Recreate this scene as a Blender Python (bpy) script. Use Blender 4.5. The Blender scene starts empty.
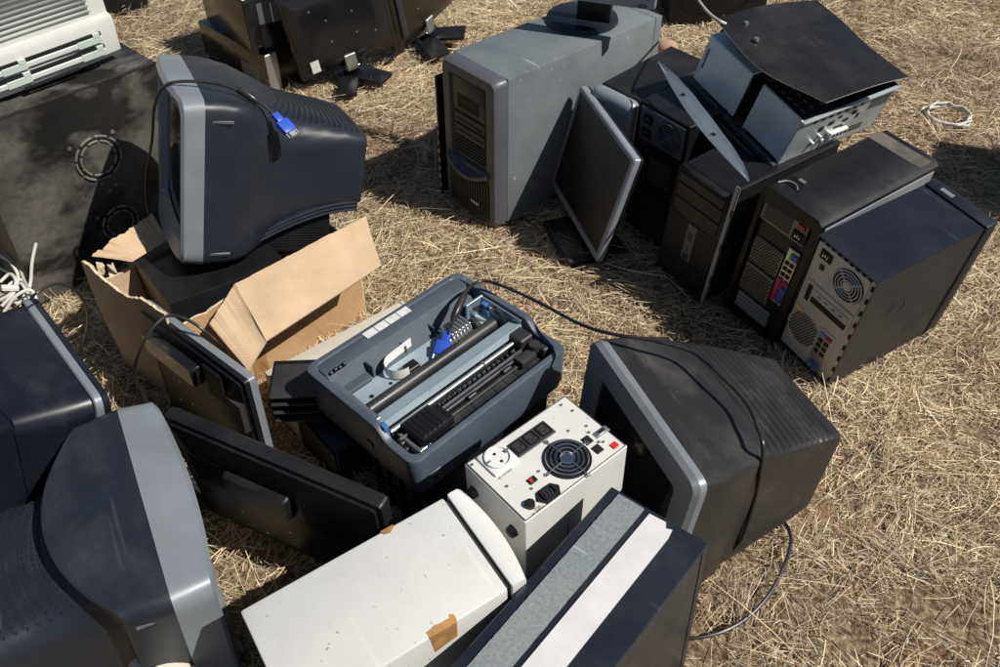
import bpy, bmesh, math, random
import numpy as np
from mathutils import Vector, Matrix, Euler
random.seed(7)
RNG = np.random.default_rng(11)
S = bpy.context.scene
COL = S.collection
rad = math.radians

# ------------------------------------------------------------------ camera
FPX, CAM_H, PITCH = 846.0, 1.536, rad(43.9)
cd = bpy.data.cameras.new('camera')
cam = bpy.data.objects.new('camera', cd)
COL.objects.link(cam)
cd.sensor_width = 36.0
cd.lens = 36.0 * FPX / 1000.0
cd.clip_start, cd.clip_end = 0.02, 500.0
cam.location = (0, 0, CAM_H)
cam.rotation_euler = (math.pi / 2 - PITCH, 0, 0)
S.camera = cam


def at(px, py, z):
    """world point at height z seen at picture position (px, py) of the 1000x667 photograph"""
    fw = Vector((0, math.cos(PITCH), -math.sin(PITCH)))
    up = Vector((0, math.sin(PITCH), math.cos(PITCH)))
    v = fw + Vector((1, 0, 0)) * ((px - 500) / FPX) + up * ((333.5 - py) / FPX)
    return Vector((0, 0, CAM_H)) + v * ((z - CAM_H) / v.z)


# ------------------------------------------------------------------ light
SUN_AZ = Vector((0.93, -0.36, 0)).normalized()
SUN_EL = rad(50)
w = bpy.data.worlds.new('World')
S.world = w
w.use_nodes = True
nt = w.node_tree
nt.nodes.clear()
sky = nt.nodes.new('ShaderNodeTexSky')
sky.sky_type = 'NISHITA'
sky.sun_disc = False
sky.sun_elevation = SUN_EL
sky.sun_rotation = math.atan2(SUN_AZ.x, SUN_AZ.y)
sky.altitude = 600
bg = nt.nodes.new('ShaderNodeBackground')
bg.inputs['Strength'].default_value = 0.05
wo = nt.nodes.new('ShaderNodeOutputWorld')
nt.links.new(sky.outputs[0], bg.inputs[0])
nt.links.new(bg.outputs[0], wo.inputs[0])
sd = bpy.data.lights.new('sun', 'SUN')
sd.energy = 5.0
sd.angle = rad(0.53)
sd.color = (1.0, 0.95, 0.87)
sun = bpy.data.objects.new('sun', sd)
COL.objects.link(sun)
sv = SUN_AZ * math.cos(SUN_EL) + Vector((0, 0, math.sin(SUN_EL)))
sun.rotation_euler = sv.to_track_quat('Z', 'Y').to_euler()
sun.location = sv * 10
S.view_settings.view_transform = 'Standard'
S.view_settings.look = 'None'
S.view_settings.gamma = 1.0
S.view_settings.exposure = 0.12
S.cycles.max_bounces = 6
S.cycles.use_denoising = True

# ------------------------------------------------------------------ materials
M = {}


def mat(name, col, rough=0.5, metal=0.0, spec=0.5, dust=0.0, dcol=(0.23, 0.19, 0.145), dscale=6.0,
        bump=0.0, bscale=300.0, var=0.12, vscale=9.0, smear=0.0, coat=0.0, up=0.7, dlo=0.42, dhi=0.72,
        specks=0.0, scratch=0.0, flutes=0.0):
    """procedural painted plastic or metal: tone variation, settled dust, wiped smears, fine grain"""
    m = bpy.data.materials.new(name)
    m.use_nodes = True
    n, l = m.node_tree.nodes, m.node_tree.links
    b = n['Principled BSDF']
    b.inputs['Metallic'].default_value = metal
    b.inputs['Specular IOR Level'].default_value = spec
    b.inputs['Coat Weight'].default_value = coat
    tc = n.new('ShaderNodeTexCoord')
    oi = n.new('ShaderNodeObjectInfo')
    ad = n.new('ShaderNodeVectorMath')
    l.new(tc.outputs['Object'], ad.inputs[0])
    l.new(oi.outputs['Location'], ad.inputs[1])
    V = ad.outputs[0]

    def noise(scale, detail=5, r=0.55, vec=None, dist=0.0):
        t = n.new('ShaderNodeTexNoise')
        t.inputs['Scale'].default_value = scale
        t.inputs['Detail'].default_value = detail
        t.inputs['Roughness'].default_value = r
        t.inputs['Distortion'].default_value = dist
        l.new(vec or V, t.inputs['Vector'])
        return t.outputs['Fac']

    def ramp(src, lo, hi, a=0.0, c=1.0):
        t = n.new('ShaderNodeMapRange')
        t.inputs[1].default_value = lo
        t.inputs[2].default_value = hi
        t.inputs[3].default_value = a
        t.inputs[4].default_value = c
        l.new(src, t.inputs[0])
        return t.outputs[0]

    def math2(op, a, c):
        t = n.new('ShaderNodeMath')
        t.operation = op
        for i, x in enumerate((a, c)):
            if isinstance(x, (int, float)):
                t.inputs[i].default_value = x
            else:
                l.new(x, t.inputs[i])
        return t.outputs[0]

    def mix(f, a, c):
        t = n.new('ShaderNodeMix')
        t.data_type = 'RGBA'
        if isinstance(f, float):
            t.inputs[0].default_value = f
        else:
            l.new(f, t.inputs[0])
        for i, x in ((6, a), (7, c)):
            if isinstance(x, tuple):
                t.inputs[i].default_value = (*x, 1)
            else:
                l.new(x, t.inputs[i])
        return t.outputs[2]
    lo = tuple(c * (1 - var) for c in col)
    hi = tuple(min(1, c * (1 + var)) for c in col)
    c = mix(ramp(noise(vscale), 0.3, 0.7), lo, hi)
    rf = ramp(noise(vscale * 2.3), 0.3, 0.7, rough * 0.88, min(1, rough * 1.12))
    if dust > 0:
        ge = n.new('ShaderNodeNewGeometry')
        sx = n.new('ShaderNodeSeparateXYZ')
        l.new(ge.outputs['Normal'], sx.inputs[0])
        upf = ramp(sx.outputs['Z'], -0.1, 0.95, 1 - up, 1.0)
        d = ramp(noise(dscale, 7, 0.62, dist=0.4), dlo, dhi)
        fine = ramp(noise(dscale * 14, 3, 0.6), 0.25, 0.75, 0.55, 1.0)
        d = math2('MULTIPLY', math2('MULTIPLY', d, fine), upf)
        if smear > 0:
            mp = n.new('ShaderNodeMapping')
            mp.inputs['Scale'].default_value = (1.0, 1.9, 1.5)
            mp.inputs['Rotation'].default_value = (0.3, 0.5, 0.8)
            l.new(V, mp.inputs['Vector'])
            s = ramp(noise(dscale * 1.1, 5, 0.55, mp.outputs[0], 0.35), 0.44, 0.55, 1 - smear, 1.0)
            d = math2('MULTIPLY', d, s)
        d = math2('MULTIPLY', d, dust)
        c = mix(d, c, dcol)
        rf = math2('ADD', rf, math2('MULTIPLY', d, 0.35))
    if scratch > 0:
        # fine pale scuffs, long in one direction, only here and there
        mp = n.new('ShaderNodeMapping')
        mp.inputs['Scale'].default_value = (3.0, 70.0, 55.0)
        mp.inputs['Rotation'].default_value = (0.5, 0.35, 0.6)
        l.new(V, mp.inputs['Vector'])
        q = ramp(noise(1.0, 2, 0.5, mp.outputs[0], 0.15), 0.66, 0.70)
        q = math2('MULTIPLY', q, ramp(noise(7.0, 3), 0.52, 0.62, 0.0, scratch))
        c = mix(q, c, tuple(min(1.0, x * 2.2 + 0.05) for x in col))
    if specks > 0:
        q = ramp(noise(95.0, 2, 0.6), 0.71, 0.74)
        q = math2('MULTIPLY', q, ramp(noise(4.5, 4), 0.45, 0.6, 0.15, specks))
        c = mix(q, c, (0.10, 0.075, 0.05))
        q = ramp(noise(13.0, 6, 0.7, dist=1.0), 0.60, 0.72, 0.0, specks * 0.35)
        c = mix(q, c, (0.36, 0.30, 0.22))
    if flutes > 0:
        # corrugation: fine parallel lines along the sheet's short direction
        sp = n.new('ShaderNodeSeparateXYZ')
        l.new(tc.outputs['Object'], sp.inputs[0])
        a = math2('ADD', sp.outputs['X'], math2('MULTIPLY', sp.outputs['Y'], 0.93))
        a = math2('ADD', a, math2('MULTIPLY', noise(9.0, 3), 0.010))
        wv = math2('SINE', math2('MULTIPLY', a, 2 * math.pi / 0.0075), 0.0)
        wv2 = ramp(wv, -1.0, 1.0)
        irr = ramp(noise(26.0, 4), 0.35, 0.7)
        c = mix(math2('MULTIPLY', math2('MULTIPLY', wv2, irr), flutes), c, tuple(x * 0.62 for x in col))
        bq = n.new('ShaderNodeBump')
        bq.inputs['Strength'].default_value = 0.5
        bq.inputs['Distance'].default_value = 0.0009
        l.new(math2('ADD', wv2, math2('MULTIPLY', noise(40.0, 6), 3.0)), bq.inputs['Height'])
        l.new(bq.outputs[0], b.inputs['Normal'])
    l.new(c, b.inputs['Base Color'])
    l.new(rf, b.inputs['Roughness'])
    if bump > 0:
        bp = n.new('ShaderNodeBump')
        bp.inputs['Strength'].default_value = bump
        bp.inputs['Distance'].default_value = 0.0006
        l.new(noise(bscale, 3), bp.inputs['Height'])
        l.new(bp.outputs[0], b.inputs['Normal'])
    M[name] = m
    return m


mat('navy plastic', (0.0145, 0.0185, 0.027), 0.38, dust=0.20, dcol=(0.13, 0.125, 0.125), dscale=7, bump=0.25, bscale=900, smear=0.9, scratch=0.2, spec=0.36)
mat('navy glossy', (0.007, 0.009, 0.016), 0.30, dust=0.20, dcol=(0.14, 0.13, 0.13), dscale=5, smear=0.9, bump=0.1, bscale=900, spec=0.36)
mat('warm black plastic', (0.022, 0.0215, 0.023), 0.40, dust=0.46, dcol=(0.15, 0.135, 0.125), dscale=6, smear=0.95, bump=0.15, bscale=900, scratch=0.5, spec=0.36)
mat('silver plastic', (0.205, 0.23, 0.255), 0.38, dust=0.15, dscale=8, metal=0.15)
mat('silver grey plastic', (0.24, 0.27, 0.31), 0.38, dust=0.15, dscale=8, metal=0.2)
mat('black plastic', (0.009, 0.009, 0.011), 0.40, dust=0.10, dcol=(0.14, 0.13, 0.12), dscale=9, bump=0.15, bscale=800, spec=0.36)
mat('black gloss', (0.010, 0.010, 0.012), 0.16, dust=0.16, dcol=(0.13, 0.12, 0.11), dscale=10)
mat('black satin', (0.007, 0.007, 0.009), 0.40, dust=0.06, dcol=(0.14, 0.13, 0.12), dscale=10, bump=0.1, spec=0.36)
mat('black paint', (0.009, 0.009, 0.011), 0.42, dust=0.20, dcol=(0.13, 0.115, 0.10), dscale=4.5, smear=0.6, scratch=0.35, spec=0.36)
mat('ground tinted gloss', (0.018, 0.014, 0.011), 0.20, dust=0.18, dcol=(0.13, 0.11, 0.09), dscale=6)  # brown of the reflected ground put into a black gloss
mat('dusty black paint', (0.010, 0.010, 0.010), 0.38, scratch=0.4, dust=0.80, dcol=(0.165, 0.152, 0.135), dscale=4.0, smear=0.92, up=0.1, dlo=0.26, dhi=0.55)
mat('dark void', (0.004, 0.004, 0.005), 0.7)
mat('screen glass', (0.006, 0.007, 0.009), 0.08, dust=0.06, dscale=8)
mat('lcd screen', (0.012, 0.011, 0.011), 0.36, dust=0.10, dscale=6, up=0.1)
mat('grey paint', (0.135, 0.155, 0.168), 0.46, dust=0.30, dcol=(0.30, 0.30, 0.29), dscale=5, smear=0.3, up=0.4, scratch=0.8, var=0.16)
mat('grey plastic', (0.085, 0.090, 0.105), 0.42, dust=0.12, dscale=7, bump=0.15)
mat('dark grey plastic', (0.026, 0.026, 0.029), 0.45, dust=0.15, dscale=7, bump=0.15)
mat('mid grey plastic', (0.12, 0.13, 0.145), 0.40, dust=0.15, dscale=7)
mat('brown grey plastic', (0.052, 0.047, 0.044), 0.45, dust=0.15, dscale=7)
mat('printer shell', (0.066, 0.084, 0.112), 0.40, scratch=0.3, dust=0.16, dcol=(0.24, 0.23, 0.22), dscale=7, bump=0.2, bscale=700)
mat('printer inner', (0.20, 0.24, 0.28), 0.40, dust=0.10, dscale=9)
mat('printer dark', (0.022, 0.024, 0.028), 0.38, dust=0.2, dscale=9)
mat('pale steel', (0.74, 0.82, 0.86), 0.34, metal=0.18, dust=0.12, dscale=10)
mat('blue steel', (0.30, 0.38, 0.44), 0.36, metal=0.6, dust=0.15, dscale=8, var=0.25, vscale=14)
mat('zinc steel', (0.50, 0.52, 0.52), 0.36, metal=0.85, dust=0.2, dscale=8, var=0.2)
mat('tan steel', (0.52, 0.515, 0.49), 0.45, metal=0.25, dust=0.15, dscale=9)
mat('grey mesh metal', (0.24, 0.22, 0.20), 0.45, metal=0.4, dust=0.2, dscale=9)
mat('bright metal', (0.72, 0.72, 0.72), 0.22, metal=1.0)
mat('white paint', (0.64, 0.635, 0.61), 0.42, dust=0.16, dcol=(0.42, 0.37, 0.30), dscale=5, var=0.05, specks=0.5)
mat('white plastic', (0.70, 0.70, 0.675), 0.32, dust=0.06, dscale=6, var=0.03)
mat('cream plastic', (0.60, 0.57, 0.48), 0.42, dust=0.14, dcol=(0.38, 0.33, 0.26), dscale=6, var=0.05)
mat('ivory plastic', (0.54, 0.55, 0.52), 0.40, dust=0.14, dcol=(0.40, 0.37, 0.32), dscale=6, var=0.04)
mat('green grey plastic', (0.46, 0.53, 0.49), 0.42, var=0.06)
mat('case white', (0.575, 0.575, 0.56), 0.42, dust=0.30, dcol=(0.42, 0.38, 0.32), dscale=4, var=0.06, specks=0.8, scratch=0.08)
mat('brown tape', (0.40, 0.22, 0.085), 0.35, var=0.3, vscale=40, scratch=0.3)
mat('cardboard', (0.52, 0.375, 0.245), 0.85, spec=0.2, var=0.10, vscale=12, dust=0.25, dcol=(0.30, 0.19, 0.10), dscale=5, up=0.0, dlo=0.5, dhi=0.75, flutes=0.35)
mat('cardboard brown', (0.46, 0.29, 0.155), 0.8, spec=0.25, var=0.12, vscale=9, flutes=0.2, specks=0.5)
mat('torn paper', (0.58, 0.47, 0.33), 0.9, spec=0.1, var=0.25, vscale=60)
mat('cable black', (0.014, 0.014, 0.015), 0.35, dust=0.2, dscale=20)
mat('cable white', (0.58, 0.57, 0.53), 0.45, var=0.06)
mat('cable grey', (0.30, 0.30, 0.27), 0.5, var=0.08)
mat('blue plastic', (0.03, 0.085, 0.50), 0.35, var=0.05)
mat('light blue plastic', (0.12, 0.25, 0.50), 0.35)
mat('red plastic', (0.60, 0.03, 0.02), 0.3)
mat('magenta plastic', (0.42, 0.03, 0.10), 0.4)
mat('green plastic', (0.05, 0.40, 0.20), 0.4)
mat('violet plastic', (0.22, 0.14, 0.50), 0.4)
mat('yellow label', (0.75, 0.55, 0.06), 0.5)
mat('label paper', (0.62, 0.62, 0.60), 0.5, var=0.15, vscale=90)
mat('ink', (0.02, 0.02, 0.02), 0.6)
mat('foam strip', (0.27, 0.30, 0.31), 0.55, metal=0.35, var=0.22, vscale=170, bump=0.7, bscale=420, dust=0.30, dcol=(0.36, 0.33, 0.25), dscale=9, scratch=0.6)
mat('white strip', (0.66, 0.64, 0.64), 0.6, var=0.07, vscale=25, dust=0.25, dcol=(0.40, 0.36, 0.31), dscale=9)
mat('orange wire', (0.45, 0.14, 0.03), 0.5)
mat('stone', (0.42, 0.27, 0.19), 0.9, spec=0.2, var=0.2, vscale=30, bump=0.6, bscale=90)
mat('cable coil', (0.60, 0.60, 0.54), 0.45, var=0.08)
mat('terminal gold', (0.45, 0.33, 0.14), 0.35, metal=0.8)


# ------------------------------------------------------------------ mesh builder
def rr(w_, h_, r, n=5, cx=0, cy=0):
    """rounded rectangle outline, counter-clockwise from the right-bottom corner"""
    r = min(r, w_ / 2 - 1e-5, h_ / 2 - 1e-5)
    out = []
    for sx, sy, a0 in ((1, -1, -90), (1, 1, 0), (-1, 1, 90), (-1, -1, 180)):
        for i in range(n + 1):
            a = rad(a0 + 90 * i / n)
            out.append((cx + sx * (w_ / 2 - r) + r * math.cos(a), cy + sy * (h_ / 2 - r) + r * math.sin(a)))
    return out


def smooth_path(pts, k=8):
    P = [Vector(p) for p in pts]
    P = [P[0] * 2 - P[1]] + P + [P[-1] * 2 - P[-2]]
    out = []
    for i in range(1, len(P) - 2):
        a, b, c, d = P[i - 1:i + 3]
        for j in range(k):
            t = j / k
            out.append(0.5 * ((2 * b) + (c - a) * t + (2 * a - 5 * b + 4 * c - d) * t * t + (3 * b - a - 3 * c + d) * t ** 3))
    out.append(P[-2])
    return out


class MB:
    def __init__(self):
        self.bm = bmesh.new()

    def box(self, x0, x1, y0, y1, z0, z1, bev=0.0, seg=2, m=0, T=None):
        mt = Matrix.Translation(((x0 + x1) / 2, (y0 + y1) / 2, (z0 + z1) / 2)) @ Matrix.Diagonal((abs(x1 - x0), abs(y1 - y0), abs(z1 - z0), 1))
        if T is not None:
            mt = T @ mt
        vs = bmesh.ops.create_cube(self.bm, size=1, matrix=mt)['verts']
        fs = {f for v in vs for f in v.link_faces}
        for f in fs:
            f.material_index = m
            f.smooth = True
        if bev > 0:
            es = list({e for v in vs for e in v.link_edges})
            bmesh.ops.bevel(self.bm, geom=es, offset=bev, segments=seg, profile=0.5, affect='EDGES', clamp_overlap=True)
        return self

    def face(self, pts, m=0):
        f = self.bm.faces.new([self.bm.verts.new(p) for p in pts])
        f.material_index = m
        f.smooth = True
        return self

    def rings(self, R, m=0, cap0=True, cap1=True, closed=True, loop=False):
        V = [[self.bm.verts.new(p) for p in r] for r in R]
        n = len(V[0])
        pairs = list(zip(V, V[1:])) + ([(V[-1], V[0])] if loop else [])
        for a, b in pairs:
            for i in range(n if closed else n - 1):
                j = (i + 1) % n
                f = self.bm.faces.new((a[i], a[j], b[j], b[i]))
                f.material_index = m
                f.smooth = True
        if not loop:
            for c, r in ((cap0, V[0][::-1]), (cap1, V[-1])):
                if c:
                    f = self.bm.faces.new(r)
                    f.material_index = m
                    f.smooth = True
        return self

    def prism(self, pts, a, b, plane='xz', m=0, T=None):
        def P(u, v, t):
            p = {'xz': (u, t, v), 'xy': (u, v, t), 'yz': (t, u, v)}[plane]
            return (T @ Vector(p)) if T is not None else p
        return self.rings([[P(u, v, a) for u, v in pts], [P(u, v, b) for u, v in pts]], m)

    def frame(self, outer, inner, a, b, plane='xz', m=0):
        def P(u, v, t):
            return {'xz': (u, t, v), 'xy': (u, v, t), 'yz': (t, u, v)}[plane]
        R = [[P(u, v, a) for u, v in outer], [P(u, v, b) for u, v in outer],
             [P(u, v, b) for u, v in inner], [P(u, v, a) for u, v in inner]]
        return self.rings(R, m, loop=True)

    def cyl(self, p0, p1, r, r2=None, n=20, m=0, cap=True):
        p0, p1 = Vector(p0), Vector(p1)
        d = (p1 - p0).normalized()
        a = d.orthogonal().normalized()
        b = d.cross(a)
        r2 = r if r2 is None else r2
        R = [[p + (a * math.cos(2 * math.pi * i / n) + b * math.sin(2 * math.pi * i / n)) * q for i in range(n)] for p, q in ((p0, r), (p1, r2))]
        return self.rings(R, m, cap, cap)

    def tube(self, pts, r, n=8, m=0, k=8, closed=False, smooth=True):
        P = smooth_path(pts, k) if smooth else [Vector(p) for p in pts]
        d = (P[1] - P[0]).normalized()
        a = d.orthogonal().normalized()
        R = []
        for i, p in enumerate(P):
            d = ((P[min(i + 1, len(P) - 1)]) - P[max(i - 1, 0)])
            if d.length < 1e-9:
                continue
            d.normalize()
            a = (a - d * a.dot(d)).normalized()
            b = d.cross(a)
            q = r(i / (len(P) - 1)) if callable(r) else r
            R.append([p + (a * math.cos(2 * math.pi * j / n) + b * math.sin(2 * math.pi * j / n)) * q for j in range(n)])
        return self.rings(R, m, not closed, not closed, loop=closed)

    def torus(self, c, axis, R, r, n=32, k=6, m=0, a0=0, a1=360):
        axis = Vector(axis).normalized()
        u = axis.orthogonal().normalized()
        v = axis.cross(u)
        c = Vector(c)
        full = abs(a1 - a0) >= 360
        N = n if full else n + 1
        rings = []
        for i in range(N):
            t = rad(a0 + (a1 - a0) * i / n)
            d = u * math.cos(t) + v * math.sin(t)
            rings.append([c + d * (R + r * math.cos(2 * math.pi * j / k)) + axis * r * math.sin(2 * math.pi * j / k) for j in range(k)])
        return self.rings(rings, m, not full, not full, loop=full)

    def build(self, name, mats, parent=None, sharp=32, T=None, world=False):
        bm = self.bm
        bmesh.ops.recalc_face_normals(bm, faces=bm.faces)
        if T is not None:
            bm.transform(T)
        if world and parent is not None:
            bm.transform(root_matrix(parent).inverted())
        me = bpy.data.meshes.new(name)
        bm.to_mesh(me)
        bm.free()
        for x in (mats if isinstance(mats, (list, tuple)) else [mats]):
            me.materials.append(M[x])
        me.set_sharp_from_angle(angle=rad(sharp))
        o = bpy.data.objects.new(name, me)
        COL.objects.link(o)
        if parent is not None:
            o.parent = parent
        return o


def root_matrix(o):
    m = o.matrix_basis
    while o.parent:
        o = o.parent
        m = o.matrix_basis @ m
    return m


def tag(o, label=None, cat=None, group=None, kind=None):
    if label:
        o['label'] = label
    if cat:
        o['category'] = cat
    if group:
        o['group'] = group
    if kind:
        o['kind'] = kind
    return o


def thing(name, label, cat, loc, eul, h=0.0, group=None):
    """an Empty at the base of a thing; loc is the centre of its bounding box, h the height of that box"""
    o = bpy.data.objects.new(name, None)
    o.empty_display_size = 0.05
    COL.objects.link(o)
    e = Euler([rad(a) for a in eul], 'XYZ')
    o.rotation_euler = e
    o.location = Vector(loc) + e.to_matrix() @ Vector((0, 0, -h / 2))
    tag(o, label, cat, group)
    return o


def fan_grill(b, c, R, axis_y, m_dark, m_metal, rings=4, spokes=4, wire=0.0016, hub=0.3, blades=False):
    """round fan: dark recess disc, rings of wire and a hub, in the local xz plane facing -y at y = axis_y"""
    x, z = c
    b.cyl((x, axis_y + 0.001, z), (x, axis_y - 0.0008, z), R, n=36, m=m_dark)
    for i in range(rings):
        q = R * (hub + (1 - hub) * (i + 0.6) / rings)
        b.torus((x, axis_y - 0.003, z), (0, 1, 0), q, wire, 32, 5, m_metal)
    for i in range(spokes):
        a = math.pi * 2 * i / spokes + 0.78
        b.cyl((x + math.cos(a) * R * hub * 0.6, axis_y - 0.003, z + math.sin(a) * R * hub * 0.6), (x + math.cos(a) * R, axis_y - 0.003, z + math.sin(a) * R), wire, n=6, m=m_metal)
    b.cyl((x, axis_y, z), (x, axis_y - 0.0035, z), R * hub, n=20, m=m_metal)


def honeycomb(b, x0, x1, z0, z1, y, step, r, m, round_=None, n=6):
    """rows of small round holes facing -y"""
    k = 0
    z = z0 + r
    while z < z1 - r * 0.5:
        x = x0 + r + (step / 2 if k % 2 else 0)
        while x < x1 - r * 0.5:
            if round_ is None or math.hypot(x - round_[0], z - round_[1]) < round_[2]:
                b.cyl((x, y + 0.001, z), (x, y - 0.0008, z), r, n=n, m=m)
            x += step
        z += step * 0.866
        k += 1


def iec_inlet(b, x, z, y, m_black, m_pin, w_=0.027, h_=0.020):
    b.box(x - w_ / 2 - .004, x + w_ / 2 + .004, y - .003, y + .001, z - h_ / 2 - .004, z + h_ / 2 + .004, .002, 1, m_black)
    b.frame(rr(w_, h_, .004, 3, x, z), rr(w_ - .005, h_ - .005, .003, 3, x, z), y - .0045, y - .002, 'xz', m_black)
    for i in (-1, 0, 1):
        b.box(x + i * .006 - .001, x + i * .006 + .001, y - .0055, y - .003, z - .004 + (.003 if i == 0 else 0), z + .003 + (.003 if i == 0 else 0), m=m_pin)


# ------------------------------------------------------------------ ground
def value_noise(x, y, s, seed):
    """smooth value noise, numpy"""
    x, y = x * s, y * s
    xi, yi = np.floor(x).astype(np.int64), np.floor(y).astype(np.int64)
    fx, fy = x - xi, y - yi
    fx, fy = fx * fx * (3 - 2 * fx), fy * fy * (3 - 2 * fy)

    def h(a, b):
        n = (a * 374761393 + b * 668265263 + seed * 974711) & 0x7fffffff
        n = ((n ^ (n >> 13)) * 1274126177) & 0x7fffffff
        return ((n ^ (n >> 16)) & 0xffff) / 65535.0
    return (h(xi, yi) * (1 - fx) + h(xi + 1, yi) * fx) * (1 - fy) + (h(xi, yi + 1) * (1 - fx) + h(xi + 1, yi + 1) * fx) * fy


def ground_z(x, y):
    return (value_noise(x, y, 2.1, 3) - 0.5) * 0.020 + (value_noise(x, y, 7.0, 5) - 0.5) * 0.012 - 0.012


def make_ground():
    xs = np.concatenate([[-80, -30, -12, -6], np.linspace(-3.4, 3.4, 171), [6, 12, 30, 80]])
    ys = np.concatenate([[-60, -20, -6, -2], np.linspace(-0.4, 6.0, 161), [8, 14, 30, 100]])
    X, Y = np.meshgrid(xs, ys)
    Z = ground_z(X, Y)
    nx, ny = len(xs), len(ys)
    V = np.stack([X.ravel(), Y.ravel(), Z.ravel()], -1)
    i = (np.arange(ny - 1)[:, None] * nx + np.arange(nx - 1)[None]).ravel()
    F = np.stack([i, i + 1, i + 1 + nx, i + nx], -1)
    me = bpy.data.meshes.new('ground')
    me.from_pydata(V.tolist(), [], F.tolist())
    me.polygons.foreach_set('use_smooth', [True] * len(F))
    m = bpy.data.materials.new('straw covered soil')
    m.use_nodes = True
    n, l = m.node_tree.nodes, m.node_tree.links
    b = n['Principled BSDF']
    b.inputs['Roughness'].default_value = 0.95
    b.inputs['Specular IOR Level'].default_value = 0.15
    tc = n.new('ShaderNodeTexCoord')

    def noise(s, d, vec=None):
        t = n.new('ShaderNodeTexNoise')
        t.inputs['Scale'].default_value = s
        t.inputs['Detail'].default_value = d
        t.inputs['Roughness'].default_value = 0.65
        l.new(vec or tc.outputs['Object'], t.inputs['Vector'])
        return t.outputs['Fac']

    def ramp(src, els):
        t = n.new('ShaderNodeValToRGB')
        e = t.color_ramp.elements
        while len(e) < len(els):
            e.new(0.5)
        for q, (p, c) in zip(e, els):
            q.position = p
            q.color = (*c, 1)
        l.new(src, t.inputs[0])
        return t.outputs[0]
    fine = ramp(noise(70, 8), [(0.32, (0.055, 0.038, 0.024)), (0.48, (0.17, 0.125, 0.075)), (0.62, (0.36, 0.28, 0.17)), (0.78, (0.56, 0.46, 0.30))])
    soil = ramp(noise(35, 8), [(0.3, (0.16, 0.085, 0.050)), (0.7, (0.34, 0.19, 0.115))])
    mx = n.new('ShaderNodeMix')
    mx.data_type = 'RGBA'
    pr = n.new('ShaderNodeMapRange')
    pr.inputs[1].default_value, pr.inputs[2].default_value = 0.53, 0.64
    l.new(noise(4.5, 5), pr.inputs[0])
    l.new(pr.outputs[0], mx.inputs[0])
    l.new(fine, mx.inputs[6])
    l.new(soil, mx.inputs[7])
    l.new(mx.outputs[2], b.inputs['Base Color'])
    bp = n.new('ShaderNodeBump')
    bp.inputs['Strength'].default_value = 0.9
    bp.inputs['Distance'].default_value = 0.012
    l.new(noise(60, 8), bp.inputs['Height'])
    l.new(bp.outputs[0], b.inputs['Normal'])
    me.materials.append(m)
    o = bpy.data.objects.new('ground', me)
    COL.objects.link(o)
    o['kind'] = 'structure'


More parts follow.
